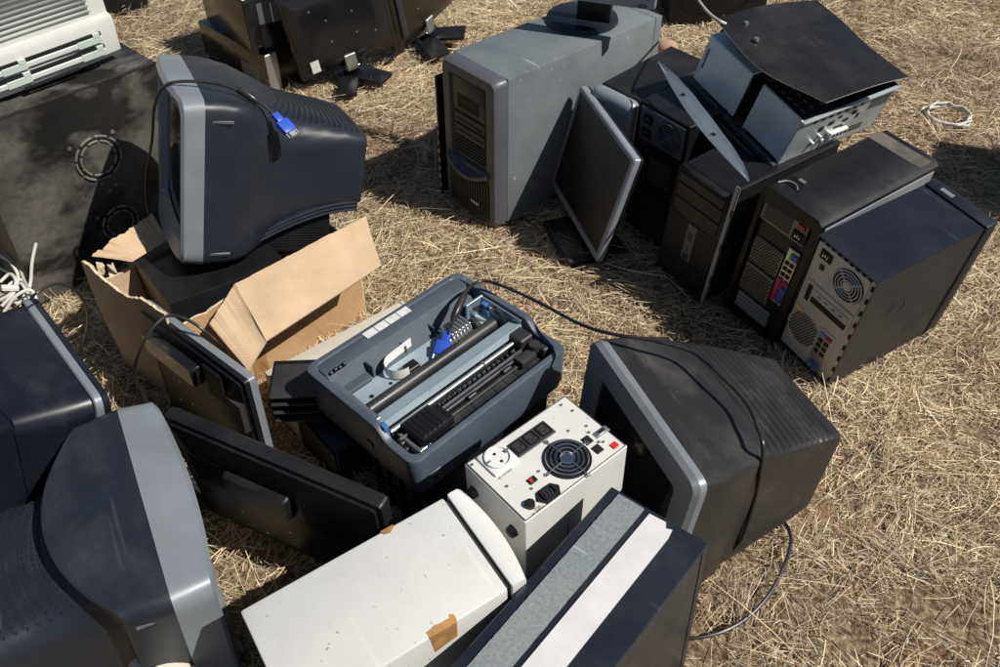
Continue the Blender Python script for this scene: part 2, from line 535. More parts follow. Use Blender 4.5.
def make_straw():
    """loose cut dry grass: hundreds of thousands of thin bent blades lying on the soil, one mesh"""
    N = 1050000
    far = 60000
    x = np.concatenate([RNG.uniform(-2.7, 2.75, N), RNG.uniform(-6, 6, far)])
    y = np.concatenate([RNG.uniform(0.25, 4.5, N), RNG.uniform(4.3, 9.0, far)])
    n = len(x)
    dens = 0.16 + 1.5 * value_noise(x, y, 3.2, 21) ** 1.45 * (0.30 + 1.2 * value_noise(x, y, 13, 22))
    # bare reddish patches
    patches = [(930, 602, .075), (985, 630, .09), (705, 648, .07), (850, 348, .08), (955, 292, .07), (770, 108, .09), (900, 520, .05), (860, 640, .06), (400, 175, .05), (345, 300, .05), (980, 430, .06), (820, 580, .05), (690, 60, .10), (940, 60, .12), (560, 300, .05)]
    for px, py, r in patches:
        p = at(px, py, 0)
        d = np.hypot(x - p.x, (y - p.y) * 1.3) / (r * (0.6 + 0.9 * value_noise(x, y, 22, 61)))
        dens = dens * np.clip((d - 0.55) * 1.6, 0.05, 1)
    keep = RNG.random(n) < np.clip(dens, 0.03, 1)
    x, y = x[keep], y[keep]
    n = len(x)
    # matted tufts: thick bundles that share a direction
    T = 900
    tx, ty = RNG.uniform(-2.5, 2.6, T), RNG.uniform(0.4, 4.4, T)
    td, tn = RNG.uniform(0, 6.28, T), RNG.integers(25, 110, T)
    ti = np.repeat(np.arange(T), tn)
    al, ac = RNG.normal(0, .035, len(ti)), RNG.normal(0, .010, len(ti))
    bx = tx[ti] + np.cos(td[ti]) * al - np.sin(td[ti]) * ac
    by = ty[ti] + np.sin(td[ti]) * al + np.cos(td[ti]) * ac
    n0 = n
    x, y = np.concatenate([x, bx]), np.concatenate([y, by])
    n = len(x)
    # local combing direction with a lot of scatter
    az = value_noise(x, y, 1.6, 31) * 9.0 + RNG.normal(0, 1.25, n)
    az[n0:] = td[ti] + RNG.normal(0, .28, n - n0)
    L = np.exp(RNG.normal(-3.72, 0.60, n))
    L = np.clip(L, 0.010, 0.20)
    L = np.where(RNG.random(n) < 0.006, RNG.uniform(0.10, 0.26, n), L)
    W = RNG.uniform(0.0003, 0.00098, n) * (0.8 + np.minimum(L, .09) * 4)
    el = np.abs(RNG.normal(0, 0.24, n))
    el = np.where(RNG.random(n) < 0.05, RNG.uniform(0.3, 1.1, n), el)
    L = np.where(el > 0.45, L * 0.6, L)
    z0 = ground_z(x, y) + RNG.random(n) ** 1.6 * 0.026 * (0.4 + 1.2 * value_noise(x, y, 5.5, 41))
    L[n0:] = np.minimum(L[n0:] * 1.4, .13)
    z0[n0:] += RNG.random(n - n0) * .014
    bend = RNG.normal(0, 0.35, n)
    droop = RNG.uniform(0.0, 0.5, n)
    roll = RNG.uniform(-1.2, 1.2, n)
    P = []
    pos = np.stack([x, y, z0], -1)
    segs = 3
    for k in range(segs + 1):
        t = k / segs
        if k > 0:
            a = az + bend * (t - 0.5)
            e = el - droop * (t - 0.4) * np.where(el > 0.1, 1, 0.25)
            step = np.stack([np.cos(a) * np.cos(e), np.sin(a) * np.cos(e), np.sin(e)], -1) * (L / segs)[:, None]
            pos = pos + step
        side = np.stack([-np.sin(az) * np.cos(roll), np.cos(az) * np.cos(roll), np.sin(roll)], -1)
        wd = (W * (1.0 if k < segs else 0.35))[:, None]
        P.append((pos - side * wd, pos + side * wd))
    nv = (segs + 1) * 2
    V = np.empty((n, nv, 3))
    for k, (a, b) in enumerate(P):
        V[:, 2 * k], V[:, 2 * k + 1] = a, b
    V[:, :, 2] = np.maximum(V[:, :, 2], -0.03)
    base = (np.arange(n) * nv)[:, None, None]
    quad = np.array([[2 * k, 2 * k + 1, 2 * k + 3, 2 * k + 2] for k in range(segs)])[None]
    F = (base + quad).reshape(-1)
    pal = np.array([(0.66, 0.545, 0.36), (0.80, 0.71, 0.53), (0.55, 0.44, 0.285), (0.45, 0.365, 0.26), (0.55, 0.50, 0.41), (0.28, 0.18, 0.115), (0.22, 0.29, 0.12)])
    # tone differs from patch to patch: greyer, weathered areas and fresher yellow ones
    tone = value_noise(x, y, 1.3, 51) * 0.6 + value_noise(x, y, 5, 52) * 0.4
    fine = RNG.random(n) < 0.55
    u = RNG.random(n)
    idx = np.select([u < 0.22, u < 0.38, u < 0.60, u < 0.76, u < 0.88, u < 0.985], [0, 1, 2, 3, 4, 5], 6)
    shift = (RNG.random(n) < (tone - 0.35) * 0.9)
    idx = np.where(shift & (idx < 2), 4, idx)
    tint = np.ones(n)
    tint[n0:] = RNG.uniform(.75, 1.2, T)[ti]
    c = pal[idx] * np.array((1.04, 1.0, .92)) * (RNG.uniform(0.6, 1.3, n) * tint * (.82 + .36 * value_noise(x, y, 2.3, 71)))[:, None]
    colr = np.ones((n, nv, 4), np.float32)
    colr[:, :, :3] = c[:, None, :]
    me = bpy.data.meshes.new('dry_grass')
    nf = n * segs
    me.vertices.add(n * nv)
    me.loops.add(nf * 4)
    me.polygons.add(nf)
    me.vertices.foreach_set('co', V.reshape(-1).astype(np.float32))
    me.loops.foreach_set('vertex_index', F.astype(np.int32))
    me.polygons.foreach_set('loop_start', (np.arange(nf) * 4).astype(np.int32))
    me.update(calc_edges=True)
    at_ = me.color_attributes.new('tone', 'FLOAT_COLOR', 'POINT')
    at_.data.foreach_set('color', colr.reshape(-1))
    m = bpy.data.materials.new('dry straw')
    m.use_nodes = True
    nn, l = m.node_tree.nodes, m.node_tree.links
    b = nn['Principled BSDF']
    a = nn.new('ShaderNodeAttribute')
    a.attribute_name = 'tone'
    l.new(a.outputs['Color'], b.inputs['Base Color'])
    b.inputs['Roughness'].default_value = 0.6
    b.inputs['Specular IOR Level'].default_value = 0.35
    me.materials.append(m)
    o = bpy.data.objects.new('dry_grass', me)
    COL.objects.link(o)
    tag(o, 'loose dry cut grass covering the reddish soil', 'grass', kind='stuff')


make_ground()
make_straw()


# ------------------------------------------------------------------ screens: CRT monitors
def warp_ring(w_, h_, r, y, bulge, zc, n=6, topb=0.0):
    """rounded-rectangle ring in the xz plane; its centre columns lie `bulge` further back than its sides"""
    return [(u, y + bulge * (1 - min(1, abs(2 * u / w_)) ** 2.0) + topb * (1 - min(1, abs(2 * (v - zc) / h_)) ** 2), v) for u, v in densify(rr(w_, h_, r, n, 0, zc))]


def densify(pts, mx=0.03):
    out = []
    for (a, b), (c, d) in zip(pts, pts[1:] + pts[:1]):
        k = max(1, int(math.hypot(c - a, d - b) / mx + 0.5))
        for i in range(k):
            out.append((a + (c - a) * i / k, b + (d - b) * i / k))
    return out


def crt_ring(w_, h_, zc, r, y, bulge=0.0, arch=0.0, N=144):
    """ring with a fixed number of points (so stations of any size bridge); arch lifts the middle of the top edge"""
    base = rr(w_, h_, r, 4, 0, zc)
    # resample by arc length starting from bottom centre
    P = [Vector((a, b)) for a, b in base]
    P = P + [P[0]]
    seg = [(P[i + 1] - P[i]).length for i in range(len(P) - 1)]
    T = sum(seg)
    out = []
    for k in range(N):
        s = T * k / N
        i = 0
        while i < len(seg) - 1 and s > seg[i]:
            s -= seg[i]
            i += 1
        q = P[i].lerp(P[i + 1], min(1, s / seg[i]) if seg[i] > 0 else 0)
        x, z = q
        f = 1 - min(1.0, abs(2 * x / w_)) ** 2
        if z > zc:
            z += arch * f
        out.append((x, y + bulge * f, z))
    return out


def crt_screen(b, w_, h_, zc, y, bulge, m=0):
    nx, nz = 14, 11
    G = [[(w_ * (i / nx - .5), y - bulge * (1 - (2 * i / nx - 1) ** 2 * .6 - (2 * j / nz - 1) ** 2 * .4), zc + h_ * (j / nz - .5)) for i in range(nx + 1)] for j in range(nz + 1)]
    b.rings(G, m, False, False, closed=False)


def surface_of(o):
    from mathutils.bvhtree import BVHTree
    me = o.data
    tree = BVHTree.FromPolygons([v.co.copy() for v in me.vertices], [tuple(p.vertices) for p in me.polygons])
    return lambda p, d: tree.ray_cast(Vector(p), Vector(d))[0]


def curved_crt(name, label, loc, eul, W, H, D, soft=False, sm=-.006):
    """silver-bezelled monitor with a domed dark head and a narrow louvred tail; origin under the bezel"""
    t = thing(name, label, 'monitor', loc, eul, H)
    zc = H / 2
    b = MB()
    R = [crt_ring(W * .955, H * .95, zc, .03, -.052, -.016), crt_ring(W * .985, H * .985, zc, .028, -.046, -.014, .004), crt_ring(W, H, zc, .024, sm, 0, .006)]
    b.rings(R, 0, False, False)
    inner = [crt_ring(W * .82, H * .80, zc + .008, .02, -.050, -.008), crt_ring(W * .80, H * .77, zc + .008, .02, -.034, -.006)]
    b.rings([R[0], inner[0], inner[1]], 0, False, False)
    b.build('bezel', 'silver plastic', t)
    b = MB()
    crt_screen(b, W * .81, H * .78, zc + .008, -.032, .010)
    b.build('screen', 'screen glass', t)
    b = MB()
    for i in range(5):
        b.box(-.05 + i * .022, -.038 + i * .022, -.060, -.048, .014, .022, .002, 1)
    b.build('control_buttons', 'silver grey plastic', t)
    b = MB()
    B_ = .045 if soft else .075
    st = [crt_ring(W * .995, H * .995, zc, .024, sm, 0, .006), crt_ring(W * .988, H * .99, zc, .022, max(.03, sm + .008), B_ * .25, .006), crt_ring(W * .968, H * .975, zc, .022, .055, B_ * .75, .004),
          crt_ring(W * .95, H * .965, zc, .018, .080, B_ * 1.05, .0), crt_ring(W * .93, H * .945, zc, .018, .085, B_ * 1.06), crt_ring(W * .80, H * .80, zc, .05, .092, B_ * 1.0), crt_ring(W * .74, H * .74, zc - .002, .06, .122, B_ * .6),
          crt_ring(W * .675, H * .66, zc + .0, .06, .17, B_ * .25), crt_ring(W * .66, H * .58, zc + .008, .045, .22, .01), crt_ring(W * .66, H * .51, zc + .013, .028, D * .74, .006),
          crt_ring(W * .665, H * .455, zc + .016, .016, D - .07, .004), crt_ring(W * .64, H * .42, zc + .016, .014, D - .056, .003)]
    if soft:
        st = st[:3] + [crt_ring(W * .968, H * .972, zc, .022, .060, B_ * .7), crt_ring(W * .94, H * .945, zc, .03, .085, B_ * 1.0), crt_ring(W * .885, H * .90, zc, .05, .105, B_ * 1.1),
                       crt_ring(W * .815, H * .835, zc + .002, .07, .135, B_ * .95), crt_ring(W * .755, H * .76, zc + .006, .07, .17, B_ * .7), crt_ring(W * .715, H * .675, zc + .014, .06, .215, B_ * .4),
                       crt_ring(W * .69, H * .595, zc + .020, .045, .265, .012), crt_ring(W * .675, H * .525, zc + .022, .028, .315, .008), crt_ring(W * .665, H * .475, zc + .020, .018, D - .07, .005), crt_ring(W * .64, H * .44, zc + .020, .014, D - .056, .004)]
    b.rings(st, 0, True, True)
    sh = b.build('rear_shell', 'navy plastic', t, sharp=34)
    hit = surface_of(sh)
    # rows of small vent slots on the tail, pressed just proud of the shell
    b = MB()
    louvres = []
    for i in range(15):
        y = .150 + i * (D - .225) / 14
        hw = W * .27
        row = []
        for k in range(22):
            u = -hw + 2 * hw * k / 21
            yy = y + .030 * (1 - (2 * k / 21 - 1) ** 2) * (1 - i / 14)
            p = hit((u, yy, H * 2), (0, 0, -1))
            if p is not None:
                b.box(u - .0036, u + .0036, yy - .0015, yy + .0015, p.z - .002, p.z + .0005, m=0)
                row.append((u, yy + .0045, (hit((u, yy + .0045, H * 2), (0, 0, -1)) or p).z - .0006))
        if len(row) > 8:
            louvres.append(row)
    b.build('vent_slots', 'dark void', t)
    b = MB()
    for row in louvres:
        b.tube(row, .0020, 6, 0, 2)
    b.build('vent_ribs', 'navy plastic', t)
    for s in (-1, 1):
        for z in (H - .045, .028):
            p = hit((s * W, sm + .036, z + .004), (-s, 0, 0))
            b = MB()
            b.box(p.x - s * .004, p.x + s * .0008, sm + .014, sm + .058, z + .002, z + .008, .0008, 1, 0)
            b.box(p.x - s * .004, p.x + s * .0012, sm + .018, sm + .054, z - .001, z + .003, m=1)
            b.build('handle_slot', ['grey plastic', 'dark void'], t)
    # arched side skirt and vented foot under the tail
    b = MB()
    for s in (-1, 1):
        for q in range(3):
            pts = []
            for i in range(13):
                f = i / 12
                pts.append((s * (W * .375 - .05 * W * f), .075 + f * (D - .14), .012 + q * .009 + (.30 * H - .012) * math.sin(f * math.pi / 2)))
            b.tube(pts, .0042, 6, 0, 3)
        top, bot = [], []
        for i in range(13):
            f = i / 12
            y = .075 + f * (D - .14)
            z = .030 + (.30 * H - .012) * math.sin(f * math.pi / 2)
            x = s * (W * .370 - .05 * W * f)
            bot.append((x, y, z - .006))
            top.append((x * (.97 - .06 * f), y, z + .055))
        b.rings([bot, top], 0, False, False, closed=False)
    b.build('side_ribs', 'navy plastic', t)
    b = MB()
    b.prism([(.06, .0), (.06, .05), (.12, H * .22), (D - .13, H * .30), (D - .12, .02), (D - .15, 0)], -W * .30, W * .30, 'yz', 0)
    for s in (-1, 1):
        for i in range(13):
            z = .014 + i * .0066
            b.box(s * W * .30 - .002, s * W * .30 + .0015, .085 + i * .004, D - .135, z, z + .0025, m=0)
    b.build('louvred_base', 'black plastic', t)
    return t


curved_crt('crt_monitor', 'silver and dark blue tube monitor standing in the open cardboard box, cable over its top', (-0.707, 1.684, 0.478), (-15.7, -8.3, -64.3), .385, .375, .425, soft=True)
curved_crt('crt_monitor', 'large silver and navy tube monitor with dotted vents and dusty smears at bottom left', (-.597, .826, .187), (4.2, 0, 118.4), .450, .370, .46, sm=.012)


def block_crt(name, label, loc, eul, W, H, D, shell, bez, edge, ribs=True):
    """angular monitor: rimmed bezel, box-shaped head, tapered ribbed tail"""
    t = thing(name, label, 'monitor', loc, eul, H)
    zc = H / 2
    b = MB()
    R = [crt_ring(W * .985, H * .985, zc, .02, -.047), crt_ring(W, H, zc, .022, -.034), crt_ring(W, H, zc, .02, -.022)]
    inner = [crt_ring(W * .75, H * .67, zc + .004, .012, -.046), crt_ring(W * .73, H * .64, zc + .004, .012, -.036)]
    b.rings([R[1], R[0], inner[0], inner[1]], 0, False, False)
    b.build('bezel', bez, t)
    b = MB()
    b.rings([R[1], R[2], crt_ring(W * .985, H * .985, zc, .02, -.0195)], 0, False, False)
    b.build('bezel_rim', edge, t)
    b = MB()
    crt_screen(b, W * .74, H * .65, zc + .004, -.035, .008)
    b.build('screen', 'screen glass', t)
    b = MB()
    for i in range(4):
        b.box(.06 + i * .02, .072 + i * .02, -.052, -.046, .016, .023, .0015, 1)
    b.build('control_buttons', edge, t)
    b = MB()
    k = .105
    q_ = 1.0 if ribs else 2.6
    st = [crt_ring(W * .985, H * .985, zc, .015 * q_, -.021), crt_ring(W * .965, H * .98, zc - .002, .015 * q_, .03), crt_ring(W * .86, H * .965, zc - .004, .012 * q_, k, .012), crt_ring(W * .845, H * .95, zc - .006, .012 * q_, k + .004, .012)]
    b.rings(st, 0, True, True)
    b.build('front_shell', shell, t, sharp=28)
    b = MB()
    y0, y1 = k + .005, D - .05
    nr = 13
    st = []
    for i in range(nr * 4 + 1):
        f = i / (nr * 4)
        y = y0 + (y1 - y0) * f
        g = (0.0, -.0028, -.0028, 0.0)[i % 4] if ribs and .06 < f < .94 else 0
        w2 = W * (.83 - .22 * f ** 1.1)
        top = H * (.955 - .20 * f ** 1.2)
        bot = H * (.05 + .10 * f)
        ring = crt_ring(w2, top - bot, (top + bot) / 2, .012, y, .012 * (1 - f))
        ring = [(u, v, q + (g if q > (top + bot) / 2 + (top - bot) * .45 else 0)) for u, v, q in ring]
        st.append(ring)
    f2 = st[-1]
    st.append([(u * .97, v + .006, (q - H * .5) * .97 + H * .5) for u, v, q in f2])
    b.rings(st, 0, True, True)
    hit = surface_of(b.build('rear_shell', shell, t, sharp=28))
    for s in (-1, 1):
        b = MB()
        for q in range(4):
            z = H * .16 + q * .011
            for i in range(26):
                y = y0 + (y1 - y0) * (.1 + .8 * i / 25)
                p = hit((s * W, y, z), (-s, 0, 0))
                if p is not None:
                    b.box(p.x - .0015, p.x + .0006 if s > 0 else p.x - .0006, y - .0026, y + .0026, z - .0012, z + .0012, m=0)
        b.build('vent_slots', 'dark void', t)
    b = MB()
    b.cyl((0, .09, 0), (0, .09, .03), .12, .10, 32)
    b.build('swivel_base', 'black plastic', t)
    return t


block_crt('crt_monitor', 'black tube monitor with ribbed tail and silver rim, a cord across its top', (.281, 1.013, .196), (-4.6, -1.1, -68.6), .393, .378, .40, 'warm black plastic', 'mid grey plastic', 'silver plastic')
block_crt('crt_monitor', 'glossy dark blue tube monitor with thin silver rim cut off by the left picture edge', (-.900, 1.113, .215), (12.9, .6, 131.5), .385, .375, .40, 'navy glossy', 'navy glossy', 'silver plastic', ribs=False)


# ------------------------------------------------------------------ screens: flat monitors
def flat_monitor(name, label, loc, eul, W, H, T=.05, bez='silver grey plastic', back='black satin', bevel=.008, hump=None, vents=(), screws=(), front_w=.0135, group=None, edge=None):
    """local: width x, screen faces -y, back +y, origin at the lower edge's centre"""
    t = thing(name, label, 'monitor', loc, eul, H, group)
    y0, y1 = -T / 2, T / 2
    ym = y0 + T * .38
    b = MB()
    o_, i_ = rr(W, H, bevel, 4, 0, H / 2), rr(W - front_w * 2, H - front_w * 2 - .008, .003, 4, 0, H / 2 + .004)
    o2 = rr(W - .006, H - .006, bevel, 4, 0, H / 2)
    b.rings([[(u, ym, v) for u, v in o_], [(u, y0 + .004, v) for u, v in o_], [(u, y0, v) for u, v in o2], [(u, y0, v) for u, v in i_], [(u, y0 + .004, v) for u, v in i_]], 0, False, False)
    b.build('front_bezel', bez, t)
    b = MB()
    b.face([(u, y0 + .0035, v) for u, v in rr(W - front_w * 2 + .002, H - front_w * 2 - .006, .003, 4, 0, H / 2 + .004)])
    b.build('screen', 'lcd screen', t)
    b = MB()
    st = [(W, H, 0, ym), (W, H, 0, ym + .004), (W - .003, H - .003, 0, ym + .010), (W - .022, H - .022, 0, ym + .012), (W - .026, H - .026, 0, ym + .016),
          (W - .07, H - .07, 0, y1 - .006), (W - .13, H - .12, .0, y1)]
    b.rings([[(u, y, v) for u, v in rr(a, c, bevel, 4, 0, H / 2 + dz)] for a, c, dz, y in st], 0, True, True)
    sh = b.build('rear_housing', back, t, sharp=25)
    if hump:
        x0, x1, z0, z1, d = hump
        b = MB()
        b.rings([[(u, y, v) for u, v in rr((x1 - x0) * s, (z1 - z0) * s2, .008, 4, (x0 + x1) / 2, (z0 + z1) / 2 + dz)] for s, s2, dz, y in ((1.0, 1.0, 0, y1 - .012), (.99, .98, 0, y1 + d * .6), (.95, .86, .002, y1 + d))], 0, True, True)
        b.build('cable_hump', 'black gloss' if back != 'black plastic' else back, t, sharp=40)
    for (x0, x1, z0, z1, kind) in vents:
        b = MB()
        n = int(abs((x1 - x0) if kind == 'v' else (z1 - z0)) / .0055)
        for i in range(n):
            if kind == 'v':
                x = x0 + (x1 - x0) * i / n
                b.box(x, x + .0022, y1 - .003, y1 + .0016, z0, z1, m=0)
            else:
                z = z0 + (z1 - z0) * i / n
                b.box(x0, x1, y1 - .016, y1 + .0005, z, z + .0022, m=0)
        b.build('vent_grille', 'dark grey plastic' if kind == 'h' else 'black satin', t)
    if screws:
        b = MB()
        for x, z in screws:
            b.cyl((x, y1 - .001, z), (x, y1 + .0012, z), .0035, n=10)
        b.build('mount_screws', 'zinc steel', t)
    return t


# leaning monitor with a visible stand, screen towards the lower left
t = flat_monitor('flat_monitor', 'slim flat monitor with silver frame and black screen leaning by the grey tower', (.271, 2.032, .208), (-12.6, 2.0, -73.0), .386, .333, .05, 'zinc frame' if 'zinc frame' in M else 'silver grey plastic', 'black plastic')
b = MB()
yw = rad(-73)
cx, cy = .187 - math.cos(yw) * .105 + -math.sin(yw) * .095, 1.86 - math.sin(yw) * .105 + math.cos(yw) * .095
T = Matrix.Translation((cx, cy, .0)) @ Matrix.Rotation(yw, 4, 'Z')
b.box(-.105, .105, -.095, .095, .0, .026, .012, 3, T=T)
b.box(-.04, .04, .02, .05, .02, .12, .006, 2, T=T)
b.build('stand', 'black plastic', t, world=True)

# two flat monitors seen from behind, near the carton
flat_monitor('flat_monitor', 'glossy black flat monitor with silver edge leaning on the cardboard box, back showing', (-.638, 1.234, .166), (3.8, 4.1, 138.6), .396, .304, .045, 'silver plastic', 'black satin',
             hump=(-.045, .150, .215, .268, .016), vents=((-.135, -.072, .215, .295, 'v'), (-.185, -.112, .17, .245, 'h')), screws=((.06, .17), (.03, .12), (.09, .10)))
flat_monitor('flat_monitor', 'dull black flat monitor lying back upward in front of the glossy black one', (-.407, .932, .18), (-3.7, -1.8, 155.3), .463, .337, .045, 'black plastic', 'black plastic',
             hump=(-.045, .100, .200, .268, .015), vents=((.108, .185, .185, .272, 'v'), (-.150, -.060, .180, .270, 'v')), screws=((.097, .12), (-.014, .12), (.05, .07)))


def arm_stand(t, H, T, lean=.10):
    b = MB()
    y1 = T / 2
    b.box(-.022, .022, y1 - .004, y1 + .004, -.012, .05, .002, 1)
    b.build('hinge_plate', 'zinc steel', t)
    b = MB()
    M1 = Matrix.Translation((0, y1 + .002, .0)) @ Matrix.Rotation(rad(-52), 4, 'X')
    b.box(-.032, .032, -.004, .006, -.115, .0, .003, 2, T=M1)
    b.build('stand_arm', 'black gloss', t)
    b = MB()
    for s in (-1, 1):
        M2 = Matrix.Translation((s * .05, y1 + .04, -.045)) @ Matrix.Rotation(rad(s * -28), 4, 'Z')
        b.box(-.04, .04, -.09, .07, -.004, .012, .005, 2, T=M2)
    b.build('stand_foot', 'black plastic', t)


t = flat_monitor('flat_monitor', 'black flat monitor seen from behind with a white sticker, standing left in the background group', (-.577, 2.951, .232), (-.5, 8.3, 210.2), .384, .31, .055, 'black plastic', 'black gloss', screws=((.05, .12), (-.05, .12), (.05, .2), (-.05, .2), (.1, .25), (-.12, .1)))
arm_stand(t, .31, .055)
b = MB()
b.box(.118, .150, .028, .0282, .030, .075)
b.build('sticker', 'label paper', t)
t = flat_monitor('flat_monitor', 'black flat monitor seen from behind, right one of the background group', (-.312, 3.225, .240), (-.3, 11.5, 237.2), .38, .31, .055, 'black plastic', 'ground tinted gloss', screws=((.05, .12), (-.05, .12), (.1, .2)), vents=((.13, .16, .06, .25, 'h'),))
arm_stand(t, .31, .055)

# monitor standing on the grey tower: disc base, neck and the lower edge of its frame are in view
pR, pL = at(654.8, 11.2, .575), at(569.4, 0, .575)
eb = (pR - pL).normalized()
pc = pR - eb * .185 + Vector((-eb.y, eb.x, 0)) * .02
t = flat_monitor('flat_monitor', 'silver flat monitor on a black round foot standing on the grey tower', (pc.x, pc.y, .725), (0, 0, math.degrees(math.atan2(eb.y, eb.x))), .37, .30, .04, 'silver grey plastic', 'black plastic', front_w=.018)
b = MB()
dc = at(582, 19, .472)
b.cyl((dc.x, dc.y, .4725), (dc.x, dc.y, .482), .108, .104, 48)
b.cyl((dc.x, dc.y, .482), (dc.x, dc.y, .486), .104, .09, 48)
b.build('round_foot', 'navy glossy', t, world=True)
b = MB()
nb = at(593, 21, .487)
Tn = Matrix.Translation((nb.x, nb.y, 0)) @ Matrix.Rotation(math.atan2(eb.y, eb.x), 4, 'Z')
b.box(-.050, .050, .0, .030, .484, .60, .004, 2, T=Tn)
b.build('neck', 'black satin', t, world=True)
b = MB()
b.frame(rr(.022, .010, .004, 4, .150, .009), rr(.018, .006, .003, 4, .150, .009), -.0212, -.0195, 'xz')
b.cyl((.13, -.0212, .009), (.13, -.0195, .009), .0015, n=10)
b.build('power_button', 'black plastic', t)


# ------------------------------------------------------------------ towers
def grey_tower():
    W, D, H = .232, .662, .466
    t = thing('computer_tower', 'big blue-grey tower case with a round monitor foot on top, front grille in shade', 'computer', (.161, 2.346, .236), (-.2, -.4, -48.8), H)
    b = MB()
    b.box(-W / 2, W / 2, -D / 2 + .045, D / 2, .006, H, .003, 2)
    b.box(-W / 2 - .001, W / 2 + .001, D / 2 - .03, D / 2 - .028, .01, H + .001)
    b.build('case_body', 'grey paint', t)
    # bezel: a rounded surround with a deep inset for drives and a bowed finned lower part
    b = MB()
    y0 = -D / 2
    out = rr(W, H, .018, 5, 0, H / 2)
    inn = rr(.160, .262, .006, 5, -.004, .302)
    outb = rr(W - .012, H - .012, .018, 5, 0, H / 2)
    inb = rr(.152, .256, .006, 5, -.004, .302)
    b.rings([[(u, y0 + .044, v) for u, v in out], [(u, y0 + .012, v) for u, v in out], [(u, y0, v) for u, v in outb], [(u, y0, v) for u, v in inn], [(u, y0 + .012, v) for u, v in inb]], 0, False, False)
    b.build('front_bezel', 'grey plastic', t, sharp=40)
    b = MB()
    b.box(-.082, .074, y0 + .010, y0 + .02, .170, .434, m=0)
    b.box(-.074, .066, y0 + .004, y0 + .012, .325, .428, .004, 2, 0)
    b.build('drive_panel', 'brown grey plastic', t)
    b = MB()
    b.box(-.052, .040, y0 + .0022, y0 + .006, .338, .378, .001, 1, 0)
    for i in range(4):
        b.cyl((-.028 + i * .016, y0 + .001, .362), (-.028 + i * .016, y0 + .003, .362), .004, n=12, m=1)
    b.build('status_window', ['dark void', 'dark grey plastic'], t)
    b = MB()
    for z0, z1 in ((.285, .318), (.245, .281)):
        b.box(-.072, .064, y0 + .005, y0 + .012, z0, z1, .002, 1, 0)
    b.box(-.060, .050, y0 + .004, y0 + .006, .297, .301, m=1)
    b.box(-.062, .056, y0 + .0035, y0 + .006, .262, .2645, m=1)
    b.box(.030, .048, y0 + .003, y0 + .006, .290, .294, m=0)
    b.build('disk_drive', ['dark grey plastic', 'dark void'], t)
    b = MB()
    for i in range(6):
        b.box(-.072, .064, y0 + .005, y0 + .010, .186 + i * .0098, .191 + i * .0098, .001, 1)
    b.build('drive_slats', 'dark grey plastic', t)
    # curved lip and fins
    b = MB()
    pts = []
    nA = 16
    R = []
    for i in range(nA + 1):
        u = -.094 + .180 * i / nA
        f = 1 - (2 * i / nA - 1) ** 2
        zt = .172 - .030 * f
        R.append([(u, y0 - .001, zt + .012), (u, y0 - .014 - .010 * f, zt + .004), (u, y0 - .014 - .010 * f, zt - .008), (u, y0 - .002, zt - .014)])
    b.rings(R, 0, True, True)
    b.build('curved_lip', 'grey plastic', t)
    b = MB()
    b.box(-.094, .086, y0 - .0015, y0 + .003, .018, .135, m=1)
    for i in range(17):
        u = -.090 + .170 * i / 16
        f = 1 - (2 * i / 16 - 1) ** 2
        b.box(u - .0027, u + .0027, y0 - .004 - .008 * f, y0 + .002, .020, .150 - .026 * f, .001, 1, 0)
    b.build('fin_grille', ['dark grey plastic', 'dark void'], t)
    b = MB()
    b.box(.012, .05, y0 - .0125, y0 - .010, .055, .064, .001, 1)
    b.build('badge', 'zinc steel', t)
    return t


grey_tower()
# perforated plate standing at the left of the grey tower's front
t = thing('metal_plate', 'narrow black perforated plate standing against the left side of the grey tower', 'metal plate', (.161, 2.346, .236), (0, 0, -48.8), .466)
b = MB()
b.box(-.139, -.137, -.335, -.05, .0, .40, m=0)
b.box(-.141, -.134, -.337, -.335, .0, .40, m=0)
for i in range(12):
    b.box(-.1405, -.136, -.3385, -.3365, .03 + i * .03, .044 + i * .03, m=1)
b.build('plate_sheet', ['black paint', 'tan steel'], t)


